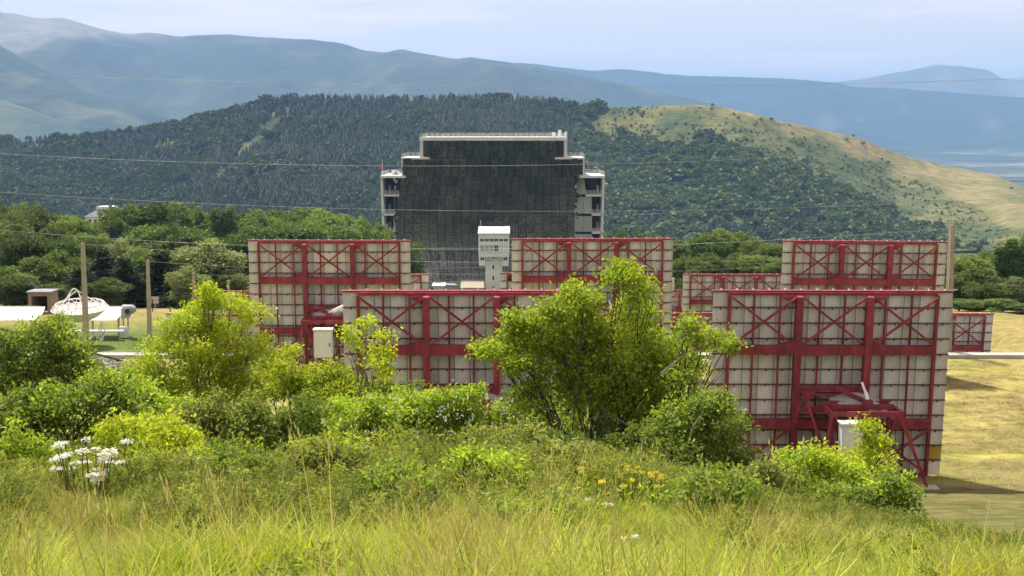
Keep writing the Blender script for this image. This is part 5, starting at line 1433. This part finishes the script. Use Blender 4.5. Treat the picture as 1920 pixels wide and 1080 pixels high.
shrub('hedge_bush', 'dark green bush above the white umbel flowers', 'bush', 110, 17.5,
      [(30, 770, 56, 36), (100, 766, 60, 34), (170, 770, 50, 34), (60, 806, 70, 36), (150, 806, 60, 32), (-10, 800, 50, 40), (230, 752, 46, 36), (205, 730, 36, 26)],
      'lf_dark', 39, stems=10, dens=72, extra=([6, 7, 1], 'lf_mid'))
shrub('bright_bush', 'low bright yellow-green bush right of the white umbel flowers', 'bush', 280, 15.0,
      [(225, 806, 36, 26), (275, 800, 46, 30), (325, 806, 40, 30), (250, 836, 50, 30), (310, 840, 56, 32), (200, 826, 24, 22), (350, 822, 26, 22)],
      'lf_bright', 40, leaf=0.055, dens=96, spr=0.075, stems=9)
for q, (bp, Yq, cls, mt, lab) in enumerate((
    (430, 20.0, [(400, 790, 46, 30), (450, 776, 50, 30), (420, 820, 60, 32), (370, 770, 36, 28)], 'lf_olive', 'olive bramble mound between the two bright bushes'),
    (540, 20.0, [(500, 790, 50, 34), (560, 774, 56, 32), (530, 826, 66, 34), (600, 806, 50, 36)], 'lf_dark', 'dark bramble mound under the low yellow-green bush'),
    (690, 21.0, [(650, 776, 56, 30), (710, 768, 56, 30), (680, 812, 70, 36), (620, 820, 40, 30)], 'lf_mid', 'bramble mound under the thin forked sapling'),
    (830, 22.0, [(780, 780, 56, 30), (840, 756, 60, 24), (880, 744, 40, 20), (900, 776, 50, 30), (830, 806, 80, 34), (950, 790, 30, 30), (760, 750, 30, 20)], 'lf_mid', 'bramble mound with small white blossoms before the near heliostat'),
    (930, 18.5, [(900, 826, 50, 26), (960, 816, 50, 28), (1000, 826, 40, 26), (930, 850, 60, 24)], 'lf_olive', 'dry olive mound left of the big bush stems'),
    (1130, 19.5, [(1060, 830, 40, 24), (1130, 836, 50, 22), (1190, 826, 40, 28)], 'lf_dark', 'dark low growth among the big bush stems'))):
    shrub('bramble', lab, 'bramble', bp, Yq, cls, mt, 50 + q, leaf=0.068, dens=88, spr=0.085, stems=5, shell=0.5, group='bramble mounds along the brow')
shrub('young_bush', 'young bright bush standing before the nearest heliostat stand', 'bush', 1630, 20.0,
      [(1630, 800, 16, 14), (1645, 822, 26, 20), (1630, 845, 34, 22), (1650, 872, 40, 28), (1600, 866, 34, 24)],
      'lf_bright', 41, leaf=0.06, dens=80, spr=0.08, stems=6)
shrub('young_bush', 'wide yellow-green bush left of the young bright one', 'bush', 1530, 19.0,
      [(1480, 872, 34, 26), (1530, 862, 40, 26), (1575, 880, 44, 28), (1510, 900, 54, 28), (1590, 912, 56, 30), (1470, 900, 30, 26), (1550, 935, 60, 26), (1640, 935, 50, 26), (1480, 925, 40, 24)],
      'lf_mid', 42, leaf=0.068, dens=80, spr=0.08, stems=8, extra=([0, 1, 2, 3], 'lf_bright'))
shrub('dark_bush', 'dark leafy growth under the young bright bushes', 'bush', 1600, 17.5,
      [(1540, 930, 56, 30), (1610, 936, 60, 32), (1670, 920, 44, 34), (1700, 940, 30, 26)],
      'lf_dark', 43, leaf=0.068, dens=88, spr=0.08, stems=6, extra=([2], 'lf_mid'))
shrub('dark_bush', 'shadowy bush between the central bush and the young bushes', 'bush', 1430, 17.0,
      [(1420, 880, 36, 30), (1440, 910, 46, 30), (1400, 920, 46, 28)],
      'lf_olive', 44, leaf=0.068, dens=80, spr=0.08, stems=6)

shrub('dark_bush', 'shaded dark growth behind the bare stems of the big bush', 'bush', 1110, 24.5,
      [(990, 775, 50, 30), (1050, 764, 50, 34), (1120, 756, 56, 36), (1190, 756, 50, 36), (1240, 775, 40, 36), (1080, 800, 70, 32), (1180, 800, 70, 32), (960, 805, 40, 26), (1000, 835, 60, 26), (1120, 835, 80, 26)],
      'lf_dark', 60, stems=6)
shrub('hedge_bush', 'green bush filling the dip between the edge bush and the tall yellow-green bush', 'bush', 215, 20.5,
      [(190, 720, 30, 22), (225, 730, 36, 26), (262, 742, 40, 28), (300, 762, 40, 26), (250, 776, 50, 26), (340, 770, 36, 24)],
      'lf_mid', 61, stems=6, extra=([0, 1], 'lf_bright'))
shrub('hedge_bush', 'dark bush low between the sapling and the blossoming bramble', 'bush', 730, 23.0,
      [(720, 742, 40, 20), (770, 752, 40, 22), (740, 772, 50, 24)], 'lf_dark', 62, stems=5)

for q, (bp, Yq, cls, mt, ex, lab) in enumerate((
    (420, 11.5, [(380, 884, 40, 22), (430, 872, 44, 26), (470, 890, 36, 22), (410, 905, 50, 20)], 'lf_dark', 'lf_mid', 'leafy weed clump below the olive bramble mound'),
    (600, 12.0, [(560, 868, 44, 22), (610, 858, 46, 24), (650, 876, 40, 22), (600, 890, 56, 20)], 'lf_olive', 'lf_mid', 'grey-green weed clump below the dark bramble mound'),
    (745, 9.6, [(712, 930, 36, 22), (752, 918, 42, 26), (785, 938, 32, 20), (745, 955, 46, 20)], 'lf_dark', 'lf_mid', 'dark weed clump alone in the middle of the meadow'),
    (905, 11.0, [(870, 884, 42, 22), (915, 872, 44, 26), (950, 890, 36, 22), (905, 908, 50, 20)], 'lf_mid', None, 'green weed clump left of the row of yellow weeds'),
    (1020, 12.6, [(985, 870, 44, 20), (1030, 862, 44, 22), (1065, 876, 36, 18)], 'lf_olive', None, 'dry weed clump at the foot of the big bush stems'),
    (1345, 10.6, [(1310, 930, 42, 22), (1355, 920, 46, 26), (1395, 938, 36, 22), (1350, 955, 52, 20)], 'lf_dark', 'lf_mid', 'dark weed clump before the shadowy bush'),
    (1000, 8.2, [(960, 985, 44, 22), (1005, 972, 44, 24), (1045, 990, 36, 20)], 'lf_mid', None, 'low weed clump among the straw grass near the bottom'),
    (40, 12.4, [(-10, 858, 50, 24), (40, 850, 50, 26), (80, 868, 36, 20)], 'lf_mid', None, 'weed clump at the picture edge left of the white umbels'),
    (320, 10.6, [(285, 910, 40, 22), (325, 898, 44, 26), (360, 915, 36, 20)], 'lf_olive', 'lf_mid', 'weed clump right below the low bright bush'))):
    shrub('weed_clump', lab, 'weed', bp, Yq, [(a, b - 14, c * 1.1, d * 1.25) for a, b, c, d in cls], mt, 80 + q, leaf=0.05, dens=110, spr=0.06, stems=5, shell=0.4, group='leafy weed clumps in the meadow', jit=0.15, basew=0.15, extra=([0, 1], ex) if ex else None)

# ---------------------------------------------------------------- undergrowth, grass
def blades(n, r, L0, L1, w, lean=0.5, radius=0.12, seed_heads=0.0, curl=0.35):
    V, Fc, T = [], [], []
    for i in range(n):
        a = r.uniform(0, 6.28); q = radius * math.sqrt(r.random())
        b = np.array([q * math.cos(a), q * math.sin(a), -0.03])
        L_ = r.uniform(L0, L1); d = r.uniform(0, 6.28); ln_ = r.uniform(0.05, lean)
        dirx = np.array([math.cos(d), math.sin(d), 0]); side = np.array([-math.sin(d + r.uniform(-.8, .8)), math.cos(d), 0]); side /= np.linalg.norm(side)
        b0 = len(V); t = r.random()
        ww = w * r.uniform(0.7, 1.3); crl = curl * r.uniform(0.2, 1.3)
        for k, s in enumerate((0, 0.4, 0.75, 1.0)):
            p = b + dirx * (ln_ * s + crl * s * s) * L_ + np.array([0, 0, 1]) * L_ * (s - 0.35 * crl * s * s)
            wk = ww * (1 - 0.85 * s * s) * 0.5
            V += [p - side * wk, p + side * wk]; T += [t, t]
        for k in range(3): Fc.append((b0 + 2 * k, b0 + 2 * k + 1, b0 + 2 * k + 3, b0 + 2 * k + 2))
        if r.random() < seed_heads:
            tip = (V[-1] + V[-2]) / 2
            for k in range(5):
                u_ = np.array([r.normal() * .006, r.normal() * .006, 0.0]); z_ = np.array([0, 0, -0.012 * k])
                b1 = len(V); V += [tip + z_ + u_, tip + z_ + u_ + side * 0.0025 + np.array([0, 0, .012]), tip + z_ + u_ + np.array([0, 0, .028]), tip + z_ + u_ - side * 0.0025 + np.array([0, 0, .012])]
                T += [1, 1, 1, 1]; Fc.append((b1, b1 + 1, b1 + 2, b1 + 3))
    return np_mesh('tuft', np.array(V), np.array(Fc), np.array(T))
M['gr_green'] = leafmat('green_grass', (0.17, 0.26, 0.034), (0.38, 0.46, 0.07), 0.40, objvar=0.25)
M['gr_lime'] = leafmat('lime_grass', (0.32, 0.40, 0.036), (0.60, 0.63, 0.10), 0.42, objvar=0.2)
M['gr_straw'] = leafmat('straw_grass', (0.36, 0.33, 0.10), (0.58, 0.52, 0.21), 0.35, (1.0, 1.0, 0.6), 0.25)
M['gr_hay'] = leafmat('cut_hay', (0.32, 0.275, 0.105), (0.50, 0.42, 0.20), 0.25, (1.1, 1.0, 0.7), 0.2)
def cleared(qx, y, lo=0.0):
    """places where the meadow is low, so that the flowers stand clear"""
    k = np.ones(np.shape(qx))
    for a, b, y0, y1 in ((70, 270, 5.0, 9.9), (1060, 1300, 6.0, 11.2)):
        k = np.where((qx > a) & (qx < b) & (y > y0) & (y < y1), lo, k)
    return k
gr = np.random.default_rng(77)
gp = [proto('piece_a%d' % i, blades(34, gr, 0.12, 0.40, 0.0105, 0.75, 0.15, 0, 0.55), M['gr_lime']) for i in range(3)] + \
     [proto('piece_b%d' % i, blades(34, gr, 0.12, 0.42, 0.0100, 0.75, 0.15, 0, 0.55), M['gr_green']) for i in range(3)] + \
     [proto('piece_c%d' % i, blades(26, gr, 0.18, 0.46, 0.0045, 0.5, 0.13, 0.22), M['gr_straw']) for i in range(3)]
gp += [proto('piece_d%d' % i, blades(9, gr, 0.42, 0.78, 0.0045, 0.35, 0.16, 0.9, 0.25), M['gr_straw']) for i in range(2)]
def field_pts(r, n, y0, y1, over=0.04):
    y = np.sqrt(r.uniform(y0 * y0, y1 * y1, n)); x = r.uniform(-1, 1, n) * (0.385 + over) * (y + 1.0)
    return x, y
px_, py_, = [], []
for n, a, b in ((4800, 3.6, 7.2), (4600, 7.2, 12.0), (1800, 12.0, 20.0)):
    x, y = field_pts(gr, n, a, b); px_.append(x); py_.append(y)
gx_ = np.concatenate(px_); gy_ = np.concatenate(py_); gz_ = H(gx_, gy_)
n = len(gx_)
zn = fbm(gx_, gy_, 0.33, 3, 4.4); zm = fbm(gx_, gy_, 0.9, 3, 9.4)
qx, qy = proj(gx_, gy_, gz_)
p_straw = np.clip(0.03 + 0.6 * sstep(0.18, 0.5, zn) + 0.2 * zm + 0.10 * sstep(1250, 1750, qx) + 0.38 * sstep(460, 80, qx) * sstep(1040, 960, qy), 0.02, 0.75)
p_straw = np.where(((qx > 800) & (qx < 930) & (gy_ < 9)) | ((qx > 1380) & (qx < 1500) & (gy_ > 7) & (gy_ < 12)), np.maximum(p_straw, 0.6), p_straw)
p_lime = np.clip(0.25 + 0.65 * sstep(930, 1020, qy) - 0.5 * zn, 0.08, 0.95)
u_ = gr.random(n); v_ = gr.random(n)
idx = np.where(u_ < p_straw, gr.integers(6, 9, n), np.where(v_ < p_lime, gr.integers(0, 3, n), gr.integers(3, 6, n)))
stalk = (gr.random(n) < np.where(gy_ > 6.5, 0.045, 0.015)) & (qx < 1650)
idx = np.where(stalk, gr.integers(9, 11, n), idx)
s_ = gr.uniform(0.65, 1.15, n) * np.clip(0.85 + 0.9 * zm, 0.35, 1.5) * np.interp(gy_, [4, 6.5, 9, 13, 18], [0.85, 0.75, 0.6, 0.5, 0.45]) * cleared(qx, gy_, 0.65)
rot = np.zeros((n, 3)); rot[:, 2] = gr.uniform(0, 6.28, n); rot[:, 0] = gr.normal(0, 0.08, n); rot[:, 1] = 0.10 + gr.normal(0, 0.1, n)
# wind leans the grass the same way: rotate about y after z is not possible with euler xyz order, so keep the random turn small
rot[:, 2] = gr.uniform(0, 6.28, n)
scatter('meadow_grass', gp, np.stack([gx_, gy_, gz_], 1), np.stack([s_, s_, s_], 1), rot, idx)

def leafy(r, mat, n, size, R_, hgt):
    d = unit(r.normal(size=(n, 3))); d[:, 2] = np.abs(d[:, 2])
    c = d * r.uniform(0.35, 1.0, (n, 1)) * np.array([R_, R_, hgt])
    v, f = leaf_faces(c, d, size * r.uniform(0.6, 1.4, n), r, 0.5, up=0.5)
    return np_mesh('weed', v, f, np.repeat(np.clip(0.35 + 0.5 * c[:, 2] / hgt + r.normal(size=n) * .15, 0, 1), 4))
ur = np.random.default_rng(88)
up_ = [proto('piece_a%d' % i, leafy(ur, None, 220, 0.05, 0.32, 0.45), M['weed_a']) for i in range(2)] + [proto('piece_b%d' % i, leafy(ur, None, 240, 0.045, 0.34, 0.5), M['weed_b']) for i in range(2)] + [proto('piece_c%d' % i, leafy(ur, None, 200, 0.04, 0.3, 0.45), M['lf_olive']) for i in range(2)] + [proto('piece_d0', leafy(ur, None, 200, 0.045, 0.3, 0.42), M['lf_bright'])]
ux, uy = field_pts(ur, 7500, 8.5, 30.0)
uz = H(ux, uy); qx, qy = proj(ux, uy, uz); un = fbm(ux, uy, 0.3, 3, 1.2); um = fbm(ux, uy, 0.8, 2, 5.2)
pk = np.clip(-0.02 + sstep(9.0, 13.5, uy) * 0.95 + 0.7 * un, 0, 1) * np.where((qx > 1690) & (uy > 17), 0.0, 1.0)
kp = ur.random(len(ux)) < pk * cleared(qx, uy, 0.3)
ux, uy, uz, un, um, qx = [a[kp] for a in (ux, uy, uz, un, um, qx)]
n = len(ux)
s_ = ur.uniform(0.6, 1.2, n) * np.interp(uy, [9, 13, 18], [0.45, 0.62, 1.0]) * np.clip(0.9 + 0.7 * um, 0.5, 1.35) * np.interp(qx, [1300, 1480], [1.0, 0.6])
idx = np.where(um > 0.62, 6, np.where(un + 0.3 * ur.normal(size=n) > 0.0, ur.integers(2, 4, n), np.where(ur.random(n) < 0.5, ur.integers(4, 6, n), ur.integers(0, 2, n))))
rot = np.zeros((n, 3)); rot[:, 2] = ur.uniform(0, 6.28, n)
scatter('undergrowth', up_, np.stack([ux, uy, uz - 0.03], 1), np.stack([s_, s_, s_ * ur.uniform(0.8, 1.4, n)], 1), rot, idx)

# taller weeds standing in the meadow
wr = np.random.default_rng(66)
def weed_mesh(r, n, hgt, R_, leaf):
    z = r.random(n) ** 0.8 * hgt; a = r.uniform(0, 6.28, n); q = R_ * (1.05 - 0.75 * z / hgt) * np.sqrt(r.random(n))
    c = np.stack([q * np.cos(a), q * np.sin(a), z], 1); d = np.stack([np.cos(a), np.sin(a), 0.5 * np.ones(n)], 1)
    v, f = leaf_faces(c, d * 1.6, leaf * r.uniform(0.6, 1.3, n), r, 0.32, up=0.4)
    return np_mesh('weed', v, f, np.repeat(np.clip(0.25 + 0.6 * z / hgt + r.normal(size=n) * .15, 0, 1), 4))
wp = [proto('piece_a%d' % i, weed_mesh(wr, 210, 0.55, 0.20, 0.055), M['weed_a']) for i in range(2)] + [proto('piece_b%d' % i, weed_mesh(wr, 230, 0.45, 0.24, 0.046), M['weed_b']) for i in range(2)] + [proto('piece_c%d' % i, weed_mesh(wr, 190, 0.5, 0.18, 0.046), M['lf_olive']) for i in range(2)]
wx, wy = field_pts(wr, 4800, 4.8, 17.0); wz = H(wx, wy); wq, wv = proj(wx, wy, wz)
w1 = fbm(wx, wy, 0.42, 3, 7.1); w2 = fbm(wx, wy, 1.1, 2, 2.1)
kp = wr.random(len(wx)) < np.clip(sstep(5.8, 9.0, wy) * 0.9 + 0.8 * sstep(0.0, 0.35, w1) - 0.28, 0, 1)
wx, wy, wz, w2, wq = [a[kp] for a in (wx, wy, wz, w2, wq)]; n = len(wx)
idx = np.where(w2 > 0.12, wr.integers(0, 2, n), np.where(wr.random(n) < 0.55, wr.integers(2, 4, n), wr.integers(4, 6, n)))
rot = np.zeros((n, 3)); rot[:, 2] = wr.uniform(0, 6.28, n); rot[:, 0] = wr.normal(0, 0.12, n); s_ = wr.uniform(0.3, 0.9, n) * np.interp(wq, [1300, 1550], [1.0, 0.7]) * np.interp(wy, [8, 14], [1.0, 0.8]) * cleared(wq, wy, 0.42)
scatter('meadow_weeds', wp, np.stack([wx, wy, wz - 0.02], 1), np.stack([s_, s_, s_], 1), rot, idx)

# small white blossoms over the bramble
wb = np.random.default_rng(91)
nb = 150; bpx_ = wb.uniform(660, 960, nb); bpy_ = wb.uniform(742, 850, nb)
pts = np.array([tuple(at(a, b, 20.2 + wb.uniform(-.3, .3))) for a, b in zip(bpx_, bpy_)])
d = unit(wb.normal(size=(nb * 5, 3)) + np.array([0, -0.6, 0.6])); c = np.repeat(pts, 5, 0) + wb.normal(size=(nb * 5, 3)) * 0.012
v, f = leaf_faces(c, d, np.full(nb * 5, 0.026), wb, 0.8, fold=0.05)
o = link('blossom', np_mesh('blossom', v, f, np.full(len(v), 0.7)), M['petal_white']); tag(o, kind='stuff')

# cut hay on the mown terrace
hr = np.random.default_rng(93)
hp_ = [proto('piece_a%d' % i, blades(26, hr, 0.12, 0.34, 0.012, 1.6, 0.25, 0, 1.2), M['gr_hay']) for i in range(2)] + [proto('piece_b%d' % i, blades(24, hr, 0.05, 0.14, 0.010, 0.8, 0.25), M['gr_lime']) for i in range(2)]
nh = 11000; hx_ = np.where(hr.random(nh) < 0.8, hr.uniform(8, 28, nh), hr.uniform(-14, 10, nh)); hy_ = hr.uniform(39.5, 64.8, nh); hz_ = H(hx_, hy_)
hn1 = fbm(hx_ * 0.45, hy_ * 1.3, 0.6, 3, 2.0)
idx = np.where(hn1 + 0.3 * hr.normal(size=nh) > -0.12, hr.integers(0, 2, nh), hr.integers(2, 4, nh))
rot = np.zeros((nh, 3)); rot[:, 2] = hr.uniform(0, 6.28, nh); s_ = hr.uniform(0.5, 1.1, nh)
scatter('cut_hay', hp_, np.stack([hx_, hy_, hz_], 1), np.stack([s_, s_, s_ * 0.6], 1), rot, idx)

# ---------------------------------------------------------------- flowers
def umbel(mb_v, c, R_, r):
    pass
def flower(name, label, cat, px, py, Y, Rpx, mat, group=None, heads=1, spread=0, rise=0):
    p0 = at(px, py, Y); g = Hf(p0.x, Y); root = empty(name, (p0.x, Y, g)); r = np.random.default_rng(int(px * 7 + py))
    s = Y / F
    for k in range(heads):
        hx = (r.uniform(-1, 1) * spread) * s if heads > 1 else 0.0; hz = p0.z - g + (r.uniform(-1, 1) * rise * s if heads > 1 else 0)
        hy_ = r.uniform(-.25, .25) if heads > 1 else 0.0
        R_ = Rpx * s * r.uniform(0.75, 1.2)
        m_ = 110; a = r.uniform(0, 6.28, m_); q = R_ * np.sqrt(r.random(m_))
        c = np.stack([hx + q * np.cos(a), hy_ + q * np.sin(a), hz + r.normal(0, 0.006, m_) - 0.15 * q], 1)
        v, f = leaf_faces(c, np.stack([np.cos(a), np.sin(a), 0 * a + 0.1], 1) * 6.0, np.full(m_, max(0.012, R_ * 0.32)), r, 0.9, fold=0.02, up=6.0)
        link('flower_head', np_mesh('flower_head', v, f, np.repeat(r.random(m_), 4)), M[mat], root)
        MB().tube([(hx * 0.5, hy_ * 0.5, 0), (hx * 0.85, hy_, hz * 0.6), (hx, hy_, hz - 0.005)], [0.006, 0.005, 0.003], 5).build('stem', M['stem'], root)
    n_ = 40; d = unit(r.normal(size=(n_, 3))); c = np.stack([r.normal(0, 0.06 + spread * s * 0.5, n_), r.normal(0, 0.06, n_), r.uniform(0.05, 0.75, n_) * (p0.z - g)], 1)
    v, f = leaf_faces(c, d, np.full(n_, 0.07), r, 0.35)
    link('leaves', np_mesh('leaves', v, f, np.repeat(r.random(n_), 4)), M['lf_mid'], root)
    tag(root, label, cat, group)
flower('umbel_plant', 'large clump of flat white umbel flowers beside the low bright bush', 'flower', 168, 858, 10.0, 10.5, 'petal_white', None, 30, 66, 36)
YW = ((1092, 884, 11.6), (1118, 888, 11.4), (1130, 897, 11.2), (1152, 890, 11.5), (1178, 886, 11.7), (1188, 890, 11.4), (1204, 882, 11.8), (1228, 898, 11.2), (1238, 893, 11.4), (1270, 912, 11.8), (1100, 876, 11.8), (1165, 902, 11.0))
for px, py, Y in YW:
    flower('ragwort', 'yellow-flowered weed, %s along the row at the foot of the big bush' % ORD[sorted(q_[0] for q_ in YW).index(px)], 'flower', px, py, Y, 5, 'petal_yellow', 'yellow weeds at the foot of the big bush', 3, 7, 5)
for px, py, Y, lab in ((817, 940, 10.8, 'yellow flower below the bramble mound, middle of the meadow'), (784, 848, 15.5, 'yellow flower by the bramble with white blossoms'), (788, 963, 10.0, 'yellow flower just below the meadow middle one'), (440, 980, 9.4, 'lone yellow flower in the lime grass left of the middle'), (5, 894, 12.5, 'yellow flower at the very picture edge'), (1132, 988, 9.2, 'yellow flower above the straw grass, below the row of weeds'), (1324, 923, 12.0, 'yellow flower before the shadowy bush'), (1728, 1046, 7.4, 'yellow flower low in the grass near the corner'), (650, 936, 11.0, 'yellow flower left of the meadow middle one'), (143, 1035, 7.8, 'yellow flower near the grey thistle'), (1216, 962, 10.2, 'small yellow flower under the row of weeds')):
    flower('ragwort', lab, 'flower', px, py, Y, 5, 'petal_yellow', None, 2, 5, 4)
for px, py, Y, lab in ((1103, 937, 10.8, 'small white umbel under the row of yellow weeds'), (1143, 945, 10.6, 'small white umbel right beside another, under the yellow weeds'), (836, 1015, 8.2, 'white umbel in the straw grass, left of the middle'), (1168, 1009, 8.4, 'white umbel in the straw grass, one of a close pair'), (1190, 1007, 8.5, 'smaller white umbel of the close pair'), (980, 1031, 7.9, 'white umbel low in the middle of the straw'), (1211, 1044, 7.5, 'white umbel low, right of the middle'), (1308, 1051, 7.4, 'white umbel near the bottom edge, first of three'), (1371, 1018, 8.2, 'white umbel above the bottom edge, highest of three'), (1441, 1061, 7.2, 'white umbel near the bottom edge, last of three'), (497, 1077, 6.9, 'white umbel cut by the bottom edge'), (811, 1030, 7.8, 'tiny white umbel beside the straw grass')):
    flower('umbel', lab, 'flower', px, py, Y, 7, 'petal_white')
# grey thistle at the bottom edge
p = at(168, 1064, 7.0); g = Hf(p.x, 7.0); th = empty('thistle', (p.x, 7.0, g)); r = np.random.default_rng(3)
M['thistle'] = leafmat('thistle_leaf', (0.05, 0.07, 0.06), (0.12, 0.15, 0.13), 0.15, (1, 1, 1), 0.05)
MB().tube([(0, 0, 0), (0.01, 0, (p.z - g) * 0.6), (0, 0, p.z - g)], [0.008, 0.007, 0.005], 6).build('stem', M['thistle'], th)
n_ = 46; zc = r.uniform(0.55, 1.02, n_) * (p.z - g); a = r.uniform(0, 6.28, n_); d = np.stack([np.cos(a), np.sin(a), np.full(n_, 0.6)], 1)
v, f = leaf_faces(np.stack([0 * a, 0 * a, zc], 1), d * 2, r.uniform(0.05, 0.10, n_), r, 0.25, up=0.3)
link('leaves', np_mesh('leaves', v, f, np.repeat(r.random(n_), 4)), M['thistle'], th)
tag(th, 'grey spiky thistle at the bottom edge of the grass', 'thistle')
